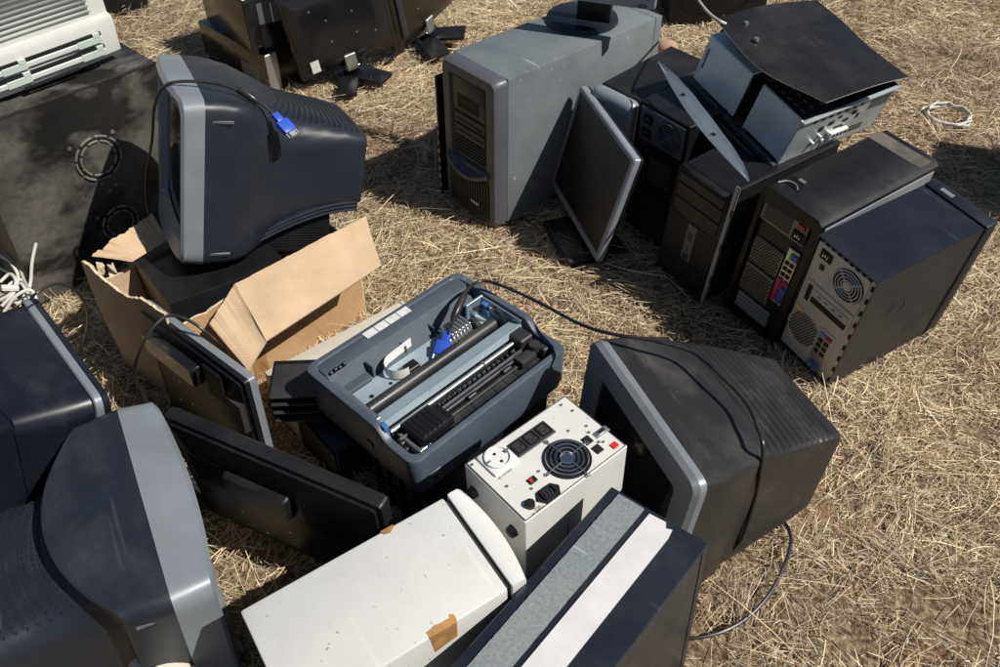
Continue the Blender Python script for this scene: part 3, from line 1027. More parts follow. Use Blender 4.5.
def dell_tower():
    W, D, H = .175, .377, .373
    t = thing('computer_tower', 'blue-black tower with tan back panel and fan, nearest the viewer in its row', 'computer', (.919, 1.553, .203), (3.2, 5.2, -59.4), H)
    y0 = -D / 2
    c = H / 2
    b = MB()
    b.box(-W / 2 + .002, W / 2 - .002, y0 + .012, D / 2 - .045, .004, H - .001, .0015, 1)
    b.build('case_body', 'black satin', t)
    b = MB()
    b.frame([(-W / 2, 0.003), (W / 2, .003), (W / 2, H), (-W / 2, H)], [(-W / 2 + .003, .010), (W / 2 - .002, .010), (W / 2 - .002, H - .004), (-W / 2 + .003, H - .004)], y0, D / 2 - .044)
    b.build('steel_cover', 'navy cover', t)
    b = MB()
    b.box(-W / 2 - .003, W / 2 + .004, D / 2 - .04, D / 2, -.004, H + .004, .006, 2)
    b.build('front_bezel', 'navy cover', t)
    b = MB()
    b.box(-.055, -.020, D / 2 - .030, D / 2 - .016, H + .0035, H + .0055, .001, 1)
    b.build('badge', 'silver plastic', t)
    b = MB()
    b.box(-W / 2 + .005, W / 2 - .004, y0 + .004, y0 + .012, .010, H - .006)
    b.build('back_panel', 'tan steel', t)
    b = MB()
    b.box(-.080, .072, y0 + .001, y0 + .006, c + .068, c + .176, .001, 1)
    u = b.build('power_supply', 'tan steel', t)
    b = MB()
    fan_grill(b, (.026, c + .122), .043, y0 + .001, 0, 1, 4, 4, .0017, .28)
    b.build('fan', ['dark void', 'tan steel'], u)
    b = MB()
    iec_inlet(b, -.050, c + .150, y0 + .001, 0, 1)
    b.box(-.056, -.044, y0 - .001, y0 + .002, c + .108, c + .122, m=0)
    b.build('power_inlet', ['black plastic', 'bright metal'], u)
    b = MB()
    b.box(-.070, .070, y0 + .001, y0 + .005, c - .005, c + .060, .001, 1, 0)
    b.box(-.046, .062, y0 - .0005, y0 + .002, c + .006, c + .022, m=1)
    b.box(-.064, -.052, y0 - .0005, y0 + .002, c + .0, c + .05, m=1)
    b.box(-.046, .062, y0 - .0015, y0 + .003, c + .030, c + .046, .001, 1, 0)
    for i in range(4):
        b.box(-.030 + i * .022, -.020 + i * .022, y0 - .002, y0, c + .036, c + .039, m=1)
    b.build('slot_covers', ['tan steel', 'dark void'], t)
    b = MB()
    honeycomb(b, -.080, .004, c - .135, c - .040, y0 + .004, .0078, .0031, 0, (-.036, c - .088, .046))
    b.build('vent_holes', 'dark void', t)
    b = MB()
    b.torus((-.036, y0 + .003, c - .088), (0, 1, 0), .048, .0012, 36, 5)
    b.build('vent_ring', 'tan steel', t)
    b = MB()
    b.box(-.075, -.055, y0 + .002, y0 + .0035, c - .048, c - .032, .001, 1)
    b.build('warning_sticker', 'yellow label', t)
    p = MB()
    p.box(.008, .052, y0 + .002, y0 + .0045, c - .178, c - .036, .001, 1)
    p = p.build('port_panel', 'zinc steel', t)
    for z, hh, x0, x1, mm in ((c - .052, .014, .012, .030, 'light blue plastic'), (c - .052, .014, .031, .048, 'magenta plastic'), (c - .168, .012, .012, .024, 'green plastic'), (c - .168, .012, .026, .038, 'violet plastic'), (c - .150, .012, .016, .044, 'blue plastic')):
        b = MB()
        b.box(x0, x1, y0 - .001, y0 + .003, z - hh / 2, z + hh / 2, .002, 2)
        b.build('socket', mm, p)
    b = MB()
    for i in range(3):
        for j in range(2):
            b.box(.013 + j * .018, .026 + j * .018, y0 + .0005, y0 + .003, c - .078 - i * .019, c - .066 - i * .019, m=0)
    b.build('usb_ports', 'dark void', p)
    b = MB()
    for i in range(9):
        b.box(W / 2 - .010, W / 2 - .005, y0 + .001, y0 + .005, .02 + i * .040, .034 + i * .04, m=0)
        b.box(-W / 2 + .006 + i * .018, -W / 2 + .016 + i * .018, y0 + .001, y0 + .005, H - .012, H - .007, m=0)
    b.build('clip_holes', 'dark void', t)
    b = MB()
    hexa = [(math.cos(i * math.pi / 3) * .030, math.sin(i * math.pi / 3) * .030) for i in range(6)]
    b.frame([(-.06 + u, .22 + v) for u, v in hexa], [(-.06 + u * .95, .22 + v * .95) for u, v in hexa], W / 2 - .001, W / 2 + .0006, 'yz')
    for i in range(5):
        for j in range(6):
            b.box(W / 2 - .001, W / 2 + .0005, .03 + i * .012, .037 + i * .012, .08 + j * .008, .083 + j * .008)
    b.build('side_embossing', 'black paint', t)


mat('navy cover', (0.010, 0.013, 0.021), 0.38, scratch=0.4, dust=0.10, dcol=(0.15, 0.14, 0.14), dscale=5, smear=0.5, spec=0.36)
dell_tower()


def compaq_tower():
    W, D, H = .177, .445, .403
    t = thing('computer_tower', 'black dusty tower with mesh back and a magenta port block beside the blue-black tower', 'computer', (.839, 1.738, .209), (-.5, 4.2, -54.3), H)
    y0, c = -D / 2, H / 2
    b = MB()
    b.box(-W / 2 + .006, W / 2 - .003, y0 + .02, D / 2, .004, H - .03, .002, 1)
    b.build('case_body', 'silver grey plastic', t)
    b = MB()
    pr = [(-W / 2, H - .045), (-W / 2, H - .014), (-W / 2 + .016, H), (W / 2 - .014, H), (W / 2, H - .010), (W / 2, H - .022), (W / 2 - .004, H - .022), (W / 2 - .008, H - .030)]
    b.prism(pr, y0, D / 2 - .002, 'xz')
    b.build('top_cover', 'black paint', t, sharp=50)
    b = MB()
    b.box(-.070, -.020, y0 + .045, y0 + .085, H - .0005, H + .002, .001, 1, 0)
    b.tube([(-.072, y0 + .03, H + .001), (-.060, y0 + .05, H + .004), (-.040, y0 + .055, H + .004), (-.025, y0 + .045, H + .001)], .0025, 6, 1)
    b.box(-.052, -.030, y0 + .07, y0 + .085, H + .001, H + .006, .002, 1, 1)
    b.build('latch', ['black gloss', 'zinc steel'], t)
    b = MB()
    b.box(-W / 2 + .010, W / 2 - .012, D / 2 - .07, D / 2 - .02, H - .0008, H + .0005)
    b.build('rear_label_area', 'black dust strip', t)
    b = MB()
    b.frame([(-W / 2, 0), (W / 2, 0), (W / 2, H - .018), (-W / 2, H - .018)], [(-W / 2 + .014, .012), (W / 2 - .018, .012), (W / 2 - .018, H - .022), (-W / 2 + .014, H - .022)], y0 + .001, y0 + .020)
    b.box(-W / 2 + .012, W / 2 - .012, y0 + .0135, y0 + .018, .01, H - .02)
    b.build('back_panel', 'black satin', t)
    b = MB()
    b.box(-.074, .058, y0 + .006, y0 + .014, c + .108, c + .176, .001, 1, 0)
    honeycomb(b, -.066, .018, c + .114, c + .170, y0 + .006, .0062, .0024, 1)
    p = b.build('power_supply', ['grey mesh metal', 'dark void'], t)
    b = MB()
    iec_inlet(b, .040, c + .128, y0 + .005, 0, 1)
    b.box(.030, .052, y0 + .002, y0 + .006, c + .150, c + .162, .001, 1, 2)
    b.build('power_inlet', ['black plastic', 'bright metal', 'red plastic'], p)
    for z0, z1 in ((c - .118, c - .030), (c - .022, c + .055)):
        b = MB()
        b.box(-.066, .022, y0 + .008, y0 + .014, z0, z1, .001, 1, 0)
        honeycomb(b, -.064, .020, z0 + .002, z1 - .002, y0 + .008, .0078, .0029, 1)
        b.build('mesh_panel', ['grey mesh metal', 'dark void'], t)
    q = MB()
    q.box(.028, .062, y0 + .008, y0 + .014, c - .085, c + .085, .001, 1)
    q = q.build('port_panel', 'zinc steel', t)
    for z0, z1, x0, x1, mm in ((c + .058, c + .076, .040, .050, 'green plastic'), (c + .058, c + .076, .051, .061, 'violet plastic'), (c - .078, c - .006, .030, .043, 'magenta plastic'), (c - .078, c - .028, .046, .060, 'blue plastic'), (c - .022, c - .008, .046, .060, 'magenta plastic')):
        b = MB()
        b.box(x0, x1, y0 + .002, y0 + .010, z0, z1, .002, 2)
        b.build('socket', mm, q)
    b = MB()
    for i in range(3):
        for j in range(2):
            b.box(.032 + j * .014, .043 + j * .014, y0 + .006, y0 + .010, c + .002 + i * .018, c + .012 + i * .018)
    b.build('usb_ports', 'dark void', q)
    b = MB()
    for i in range(4):
        z = c - .175 + i * .013
        b.box(-.060, .046, y0 + .006, y0 + .013, z, z + .010, .001, 1, 0)
    b.build('slot_covers', 'zinc steel', t)


mat('black dust strip', (0.020, 0.019, 0.018), 0.5, dust=0.9, dcol=(0.17, 0.145, 0.12), dscale=11, up=0.3, dlo=0.3, dhi=0.55)
compaq_tower()

# its detached side panel stands beside it
t = thing('side_panel', 'thin silver-edged side panel standing upright between two black towers', 'side panel', (.839, 1.738, .209), (-.5, 4.2, -54.3), .403)
b = MB()
b.box(-.128, -.125, -.262, .12, .000, .373, m=0)
b.box(-.131, -.116, -.268, -.262, .000, .385, .002, 1, 1)
b.box(-.129, -.120, -.262, .12, .372, .376, .001, 1, 0)
for i in range(3):
    b.box(-.121, -.115, -.2685, -.262, .08 + i * .11, .10 + i * .11, m=2)
b.build('panel_sheet', ['black paint', 'silver grey plastic', 'dark void'], t)


def hp_tower():
    W, D, H = .171, .430, .355
    t = thing('computer_tower', 'small black tower with ribbed front grille and grey button strip in the shade', 'computer', (.663, 1.899, .188), (1.3, 4.8, -52.2), H)
    y0, c = -D / 2, H / 2
    b = MB()
    b.box(-W / 2, W / 2, y0 + .028, D / 2, 0, H, .002, 1)
    b.build('case_body', 'black satin', t)
    b = MB()
    b.box(-W / 2 - .002, W / 2 + .001, y0 + .004, y0 + .027, -.001, H + .001, .004, 2)
    b.build('front_bezel', 'black plastic', t)
    b = MB()
    for i in range(30):
        x = -.078 + i * .0054
        b.box(x, x + .0028, y0 + .0015, y0 + .006, .012, c + .045)
    b.build('grille_ribs', 'dark grey plastic', t)
    b = MB()
    for z0, z1 in ((c + .055, c + .095), (c + .099, c + .139), (c + .143, c + .170)):
        b.box(-.074, .076, y0 + .001, y0 + .006, z0, z1, .002, 1, 0)
    b.box(.050, .068, y0, y0 + .003, c + .060, c + .066, m=1)
    b.box(.050, .068, y0, y0 + .003, c + .104, c + .110, m=1)
    b.build('drive_covers', ['black satin', 'dark grey plastic'], t)
    b = MB()
    b.box(-.010, .020, y0 - .001, y0 + .006, c - .075, c + .043, .002, 1, 0)
    b.box(-.002, .012, y0 - .002, y0, c - .010, c + .018, m=1)
    for z in (c - .03, c - .044):
        b.cyl((.005, y0 - .002, z), (.005, y0, z), .003, n=10, m=2)
    b.box(-.003, .004, y0 - .002, y0, c - .070, c - .053, m=2)
    b.box(.006, .013, y0 - .002, y0, c - .070, c - .053, m=2)
    b.build('button_strip', ['mid grey plastic', 'dark grey plastic', 'dark void'], t)


hp_tower()


def rear_tower():
    W, D, H = .180, .430, .420
    t = thing('computer_tower', 'black tower seen from behind with fan grille, right behind the leaning slim monitor', 'computer', (.597, 2.118, .213), (.5, .3, -52.2), H)
    y0, c = -D / 2, H / 2
    b = MB()
    b.box(-W / 2, W / 2, y0 + .004, D / 2, 0, H, .002, 1)
    b.build('case_body', 'black satin', t)
    b = MB()
    b.box(-.078, .080, y0 - .001, y0 + .006, H - .105, H - .010, .001, 1)
    p = b.build('power_supply', 'grey plastic', t)
    b = MB()
    fan_grill(b, (.030, H - .058), .041, y0 - .001, 0, 1, 4, 4, .0019, .22)
    b.build('fan', ['dark void', 'grey plastic'], p)
    for z in (H - .038, H - .078):
        b = MB()
        iec_inlet(b, -.048, z, y0 - .001, 0, 1)
        b.build('power_inlet', ['black plastic', 'zinc steel'], p)
    b = MB()
    b.box(-.080, -.042, y0, y0 + .006, .17, .31, .001, 1, 0)
    for i in range(6):
        b.box(-.076, -.050, y0 - .002, y0 + .002, .182 + i * .020, .194 + i * .020, m=1)
    b.build('port_panel', ['dark grey plastic', 'dark void'], t)
    b = MB()
    for i in range(7):
        b.box(-.075, .055, y0, y0 + .006, .022 + i * .0195, .036 + i * .0195, .001, 1)
    b.build('slot_covers', 'dark grey plastic', t)
    b = MB()
    honeycomb(b, -.03, .05, .20, .28, y0 + .004, .008, .003, 0)
    b.build('vent_holes', 'grey plastic', t)


rear_tower()

t = thing('computer_tower', 'dark tower with pale grey rounded front, squeezed between grey tower and leaning monitor', 'computer', (.42, 2.25, .20), (0, 2.5, -44.5), .385)
b = MB()
b.box(-.072, .072, -.125, .20, 0, .384, .003, 1)
b.build('case_body', 'black paint', t)
b = MB()
b.box(-.075, .075, -.175, -.126, 0, .390, .022, 4)
b.build('front_bezel', 'silver grey plastic', t)


def open_case():
    W, D, H = .428, .431, .176
    t = thing('open_computer_case', 'opened computer case lying on its side with bare silver drive cages showing', 'computer', (.769, 2.065, .472), (-1.0, 14.7, -57.0), H * .83)
    t.scale = (.83, .83, .83)
    b = MB()
    b.box(-W / 2, W / 2, -D / 2 + .20, D / 2, 0, .004, m=0)
    b.box(-W / 2, -W / 2 + .003, -D / 2 + .05, D / 2, 0, H - .004, m=0)
    b.box(-W / 2, W / 2, D / 2 - .003, D / 2, 0, H - .004, m=0)
    b.box(-W / 2, W / 2, -D / 2 + .03, -D / 2 + .21, .0, .006, m=0)
    b.build('case_frame', 'black satin', t)
    # silver cages
    b = MB()
    b.box(-.207, -.006, -D / 2, -D / 2 + .15, .006, H - .004, .003, 1, 0)
    b.box(-.200, -.196, -D / 2 - .003, -D / 2, .03, H - .03, m=0)
    b.box(-.19, -.186, -D / 2 - .0015, -D / 2 + .001, .06, H - .045, m=1)
    b.box(-.004, .002, -D / 2 + .002, -D / 2 + .15, .004, H - .006, m=1)
    b.build('power_supply_cage', ['pale steel', 'black satin'], t)
    b = MB()
    b.box(.046, .208, -D / 2 + .004, -D / 2 + .15, .006, H - .008, .002, 1, 0)
    b.box(.043, .211, -D / 2, -D / 2 + .008, H - .010, H - .004, m=0)
    b.box(.204, .211, -D / 2, -D / 2 + .006, .006, H - .006, m=0)
    b.box(.043, .048, -D / 2, -D / 2 + .006, .006, H - .006, m=0)
    T = Matrix.Translation((.128, -D / 2 + .003, .09)) @ Matrix.Rotation(rad(20), 4, 'Y')
    b.box(-.004, .004, -.0015, .003, -.06, .055, .001, 1, 0, T=T)
    b.build('drive_cage', ['pale steel'], t)
    b = MB()
    b.box(.044, .210, -D / 2 + .01, -D / 2 + .152, H - .0075, H - .003, m=0)
    for i in range(5):
        for j in range(3):
            b.box(.06 + i * .028, .072 + i * .028, -D / 2 + .03 + j * .04, -D / 2 + .036 + j * .04, H - .004, H - .002, m=1)
    b.build('cage_lid', ['black satin', 'grey mesh metal'], t)
    # front rail and sill below the cages
    b = MB()
    b.box(-W / 2 - .003, W / 2, -D / 2 - .022, -D / 2 - .004, -.012, .006, .003, 1)
    b.box(-W / 2 - .003, W / 2, -D / 2 - .035, -D / 2 - .028, -.03, -.012, .003, 1)
    for i in range(5):
        b.box(-.17 + i * .08, -.15 + i * .08, -D / 2 - .026, -D / 2 - .02, .002, .010, .001, 1)
    b.build('front_rail', 'blue dark rail', t)
    # back wall with port openings, facing +x
    x = W / 2
    b = MB()
    b.box(x - .003, x, -D / 2, D / 2 - .003, 0, H - .006, m=0)
    b.box(x, x + .010, -D / 2, D / 2, H - .010, H - .004, .001, 1, 0)
    honey = []
    for i in range(10):
        for j in range(4):
            y = .115 + i * .0095
            z = H - .085 + j * .0095 + .02
            b.cyl((x - .001, y, z), (x + .0012, y, z), .0034, n=6, m=1)
    for i in range(9):
        for j in range(3):
            y = .06 + i * .0095
            z = .03 + j * .0095
            b.cyl((x - .001, y, z), (x + .0012, y, z), .0034, n=6, m=1)
    for i in range(7):
        b.box(x - .001, x + .0013, -.15 + i * .035, -.135 + i * .035, H - .035, H - .028, m=1)
    for y, z, a, c_ in ((-.05, .11, .012, .008), (-.02, .125, .008, .005), (.02, .10, .012, .006), (.05, .12, .010, .007), (.075, .10, .006, .01), (0, .08, .02, .004), (-.09, .10, .01, .01), (.03, .07, .012, .004)):
        b.box(x - .001, x + .0014, y - a, y + a, z - c_, z + c_, m=1)
    p = b.build('back_wall', ['zinc pale', 'dark void'], t)
    b = MB()
    b.box(x, x + .014, -.035, .045, .045, .070, .001, 1, 0)
    for i in range(4):
        b.box(x + .0135, x + .015, -.025 + i * .018, -.014 + i * .018, .052, .064, m=1)
    b.build('port_block', ['white strip', 'dark void'], p)
    b = MB()
    for i in range(5):
        y = -.10 + i * .02
        b.cyl((x, y, .05 + .02 * (i % 2)), (x + .012, y, .05 + .02 * (i % 2)), .006, n=10, m=0)
    b.build('round_sockets', 'zinc pale', p)
    b = MB()
    for k in range(3):
        b.tube([(.0, -.10 + k * .004, .16), (.012 + k * .004, -.06, .172), (.03, -.04 + k * .01, .15), (.035, .02, .12)], .0016, 5)
    b.build('orange_wires', 'orange wire', t)


mat('blue dark rail', (0.055, 0.068, 0.085), 0.35, metal=0.4, dust=0.2, dscale=9)
mat('zinc pale', (0.55, 0.60, 0.62), 0.38, metal=0.6, dust=0.15, dscale=9, var=0.15)
open_case()

# loosened cover of that case, bowed sheet lying on top
t = thing('cover_sheet', 'bowed black metal cover lying loosely on top of the opened case', 'metal cover', (.73, 2.05, .58), (0, 0, -56.9), 0)
cs = {'a': at(716, 19, .622), 'b': at(817, -1, .614), 'c': at(909, 78, .564), 'd': at(826, 103, .556)}
b = MB()
n = 20
G, G2 = [], []
for j in range(n + 1):
    v = j / n
    r1, r2 = [], []
    for i in range(n + 1):
        u = i / n
        p = cs['a'].lerp(cs['d'], u).lerp(cs['b'].lerp(cs['c'], u), v)
        # the near edge (a-d) bows outwards and down, the far part lifts a little
        e = math.sin(math.pi * u)
        p = p + Vector((-.030, -.022, -.006)) * e * (1 - v) + Vector((0, 0, .010)) * math.sin(math.pi * v) + Vector((.012, -.02, 0)) * e * v * -.6
        p = p + Vector((0, 0, .0025 * math.sin(9 * u + 5 * v)))
        r1.append(tuple(p))
        r2.append(tuple(p - Vector((0, 0, .0022))))
    G.append(r1)
    G2.append(r2)
for g, q in ((G, 0), (G2, 0)):
    b.rings(g, 0, False, False, closed=False)
edge = [[*g] for g in (G[0], G2[0])], [[*g] for g in (G[-1], G2[-1])], [[r[0] for r in G], [r[0] for r in G2]], [[r[-1] for r in G], [r[-1] for r in G2]]
for e in edge:
    b.rings(e, 1, False, False, closed=False)
bmesh.ops.remove_doubles(b.bm, verts=b.bm.verts, dist=1e-6)
b.build('sheet', ['black paint', 'zinc pale'], t, world=True)
b = MB()
for u, v in ((.12, .2), (.3, .12)):
    p = cs['a'].lerp(cs['d'], u).lerp(cs['b'].lerp(cs['c'], u), v) + Vector((-.01, -.01, .002))
    b.cyl(p, p + Vector((0, 0, .008)), .006, n=12)
b.build('screws', 'zinc steel', t, world=True)

# pale bent side panel propped between the towers
t = thing('side_panel', 'bent pale blue-grey metal panel propped edge-on between the black towers and opened case', 'side panel', (.55, 2.1, .43), (0, 0, -52), 0)
A_, B_ = at(658, 61, .50), at(749, 181, .43)
b = MB()
R1, R2 = [], []
wide = [(0, .0), (.06, .014), (.2, .038), (.4, .055), (.6, .055), (.8, .044), (.93, .026), (1, .004)]
view = ((A_ + B_) / 2 - Vector((0, 0, CAM_H))).normalized()
side = (B_ - A_).normalized().cross(view).normalized()
if side.x < 0:
    side = -side
for i in range(25):
    f = i / 24
    k = max(j for j in range(len(wide)) if wide[j][0] <= f + 1e-9)
    k = min(k, len(wide) - 2)
    g = (f - wide[k][0]) / (wide[k + 1][0] - wide[k][0])
    wd = (wide[k][1] * (1 - g) + wide[k + 1][1] * g) * .52
    p = A_.lerp(B_, f) + side * (-.024 * math.sin(math.pi * f)) + Vector((0, 0, .012 * math.sin(math.pi * f)))
    q = p + side * wd * .62 + Vector((.35, .45, .55)) * wd * .9
    R1.append([tuple(p), tuple(p.lerp(q, .5) + Vector((0, 0, -.003))), tuple(q)])
    R2.append([tuple(Vector(x) - Vector((.001, .001, .002))) for x in R1[-1]])
b.rings(R1, 0, False, False, closed=False)
b.rings(R2, 0, False, False, closed=False)
b.rings([[r[0] for r in R1], [r[0] for r in R2]], 0, False, False, closed=False)
b.rings([[r[2] for r in R1], [r[2] for r in R2]], 0, False, False, closed=False)
bmesh.ops.remove_doubles(b.bm, verts=b.bm.verts, dist=1e-6)
b.build('panel_sheet', 'zinc pale', t, world=True)
b = MB()
for f in (.36, .70):
    p = Vector(R1[int(f * 24)][1])
    b.box(-.006, .006, -.002, .002, 0, .003, m=0, T=Matrix.Translation(p) @ Matrix.Rotation(rad(-52), 4, 'Z'))
b.build('panel_slots', 'dark void', t, world=True)


def ups():
    W, D, H = .154, .232, .395
    t = thing('power_supply_unit', 'white metal backup power unit standing on end with round fan and sockets on top', 'power supply', (.084, .888, .202), (1.4, -.8, -49.8), H)
    b = MB()
    b.box(-W / 2, W / 2, -D / 2, D / 2, 0, H - .0015, .0015, 1)
    b.box(-W / 2 + .004, W / 2 - .004, -D / 2 + .004, D / 2 - .004, H - .002, H, m=0)
    b.build('case_body', 'white paint', t)
    z = H
    b = MB()
    b.frame(rr(W - .004, D - .004, .002, 2), rr(W - .0052, D - .0052, .002, 2), z - .0015, z + .0004, 'xy')
    b.build('panel_seam', 'grey plastic', t)
    # schuko outlet
    T = Matrix.Translation((-.045, -.069, z))
    b = MB()
    b.box(-.026, .026, -.027, .027, -.001, .006, .003, 2, T=T)
    o = b.build('mains_outlet', 'white plastic', t)
    b = MB()
    ring = lambda r, zz: [(-.045 + r * math.cos(2 * math.pi * i / 36), -.069 + r * math.sin(2 * math.pi * i / 36), z + zz) for i in range(36)]
    b.rings([ring(.0235, .006), ring(.0235, .010), ring(.0205, .0105), ring(.0195, .0064)], 0, False, True)
    b.build('outlet_ring', 'white plastic', o)
    b = MB()
    for s in (-1, 1):
        b.cyl((-.045 + s * .0095, -.069, z + .006), (-.045 + s * .0095, -.069, z + .0072), .0028, n=12, m=0)
        b.box(-.0468, -.0432, -.069 + s * .019 - .003, -.069 + s * .019 + .003, z + .006, z + .0125, m=1)
    b.build('contacts', ['dark void', 'zinc steel'], o)
    # triple outlet
    b = MB()
    b.box(-.058, -.024, -.040, .045, z - .001, z + .003, .0015, 1)
    o = b.build('triple_outlet', 'dark grey plastic', t)
    for yy in (-.026, .002, .030):
        b = MB()
        b.frame(rr(.025, .023, .005, 3, -.041, yy), rr(.021, .019, .004, 3, -.041, yy), z + .002, z + .005, 'xy', 0)
        b.box(-.052, -.030, yy - .010, yy + .010, z + .0028, z + .0034, m=1)
        for k in (-1, 0, 1):
            b.box(-.0425 + (k == 0) * .005 - .0025, -.0425 + (k == 0) * .005 + .0025, yy + k * .006 - .001, yy + k * .006 + .001, z + .0036, z + .0042, m=2)
        b.build('socket', ['black plastic', 'dark grey plastic', 'dark void'], o)
    # fan
    cx, cy = .030, .019
    T = Matrix.Translation((cx, cy, z)) @ Matrix.Rotation(rad(-90), 4, 'X')
    b = MB()
    b.cyl((cx, cy, z - .001), (cx, cy, z + .0006), .041, n=40, m=0)
    b.torus((cx, cy, z + .0012), (0, 0, 1), .0405, .0015, 40, 6, 0)
    for k in range(7):
        a = 2 * math.pi * k / 7
        p = [(cx + math.cos(a + d_) * r, cy + math.sin(a + d_) * r, z + .0008 + h_) for r, d_, h_ in ((.014, 0, 0), (.037, .15, 0), (.037, .75, .002), (.014, .6, .002))]
        b.face(p, 1)
    f = b.build('fan', ['dark void', 'black plastic'], t)
    b = MB()
    for r in (.012, .020, .028, .036):
        b.torus((cx, cy, z + .0055), (0, 0, 1), r, .0011, 40, 6, 0)
    for a in (0, 90, 180, 270):
        a = rad(a + 3)
        b.cyl((cx + math.cos(a) * .012, cy + math.sin(a) * .012, z + .0045), (cx + math.cos(a) * .046, cy + math.sin(a) * .046, z + .0035), .0012, n=6)
        b.torus((cx + math.cos(a) * .048, cy + math.sin(a) * .048, z + .003), (0, 0, 1), .0028, .0011, 14, 5)
    b.build('fan_guard', 'bright metal', f)
    b = MB()
    b.cyl((cx, cy, z + .0006), (cx, cy, z + .0035), .0125, n=24)
    b.build('fan_hub', 'bright metal', f)
    # inlet, fuse, switches, connectors
    T = Matrix.Translation((.061, -.052, z)) @ Matrix.Rotation(rad(90), 4, 'Z')
    b = MB()
    b.prism([(-.024, 0), (-.015, -.013), (.015, -.013), (.024, 0), (.015, .013), (-.015, .013)], -.001, .003, 'xy', 0, T=T)
    b.frame(rr(.027, .021, .005, 3), rr(.021, .015, .003, 3), .002, .007, 'xy', 0)
    for k in (-1, 0, 1):
        b.box(k * .006 - .001, k * .006 + .001, -.004, .003, .003, .006, m=1)
    for v in list(b.bm.verts):
        pass
    bm = b.bm
    late = [v for v in bm.verts if abs(v.co.z) < .02]
    bmesh.ops.transform(bm, matrix=T, verts=late)
    b.build('power_inlet', ['black plastic', 'bright metal'], t)
    b = MB()
    b.cyl((.058, -.089, z - .001), (.058, -.089, z + .008), .0088, .0082, 24)
    b.cyl((.058, -.089, z + .008), (.058, -.089, z + .0095), .0060, n=20)
    b.box(.0525, .0635, -.0895, -.0885, z + .0094, z + .0100)
    b.build('fuse_holder', 'black plastic', t)
    b = MB()
    b.box(.018, .030, -.062, -.046, z - .001, z + .003, .001, 1, 0)
    b.box(.020, .028, -.061, -.053, z + .002, z + .005, .001, 1, 1)
    b.build('voltage_switch', ['black plastic', 'red plastic'], t)
    for x, y in ((.024, .072), (.049, .072)):
        b = MB()
        b.box(x - .0085, x + .0085, y - .008, y + .008, z - .001, z + .002, .001, 1, 0)
        b.box(x - .006, x + .006, y - .006, y + .006, z + .0015, z + .0026, m=1)
        b.build('phone_jack', ['black plastic', 'dark void'], t)
    b = MB()
    b.box(.020, .034, .087, .118, z - .001, z + .002, .002, 2, 0)
    b.box(.0225, .0315, .093, .112, z + .001, z + .0042, .002, 2, 0)
    b.box(.024, .030, .095, .110, z + .0038, z + .0046, m=1)
    b.build('serial_port', ['zinc steel', 'dark void'], t)
    b = MB()
    b.box(.056, .068, .092, .106, z - .001, z + .002, .001, 1, 0)
    b.build('dip_switch', 'red plastic', t)
    for x, y in ((-.063, .093), (-.04, .099), (.001, .093), (.006, -.093), (.036, -.066), (.018, -.034), (.014, .086), (.040, .084), (-.012, .062), (.045, .09), (-.066, -.108)):
        b = MB()
        b.cyl((x, y, z - .001), (x, y, z + .002), .0032, .0026, 12)
        b.build('screw', 'zinc steel', t)
    for s, x, y, r in (('AC OUTPUT', -.0135, -.094, 90), ('AC INPUT', .0755, -.098, 90), ('FUSE', .071, -.089, 90)):
        lettering(t, s, .0055, Matrix.Translation((x, y, z + .0004)) @ Matrix.Rotation(rad(r), 4, 'Z'))
    # side knobs on the shaded side
    for x, zz in ((.048, H - .055), (-.054, H - .055)):
        b = MB()
        b.cyl((x, -D / 2 + .001, zz), (x, -D / 2 - .010, zz), .0115, .0100, 22)
        b.cyl((x, -D / 2 - .010, zz), (x, -D / 2 - .0115, zz), .0065, n=16)
        b.build('side_knob', 'dark grey plastic', t)
    b = MB()
    b.box(W / 2 - .001, W / 2 + .0006, -.02, -.018, .05, H - .1)
    b.build('side_seam', 'grey plastic', t)


def lettering(parent, text, size, T, ink='ink'):
    c = bpy.data.curves.new('lettering', 'FONT')
    c.body = text
    c.size = size
    c.align_x = 'LEFT'
    c.extrude = 0.0001
    c.materials.append(M[ink])
    tmp = bpy.data.objects.new('lettering', c)
    COL.objects.link(tmp)
    dg = bpy.context.evaluated_depsgraph_get()
    me = bpy.data.meshes.new_from_object(tmp.evaluated_get(dg))
    bpy.data.objects.remove(tmp)
    o = bpy.data.objects.new('lettering', me)
    COL.objects.link(o)
    o.parent = parent
    o.matrix_local = T
    return o


ups()


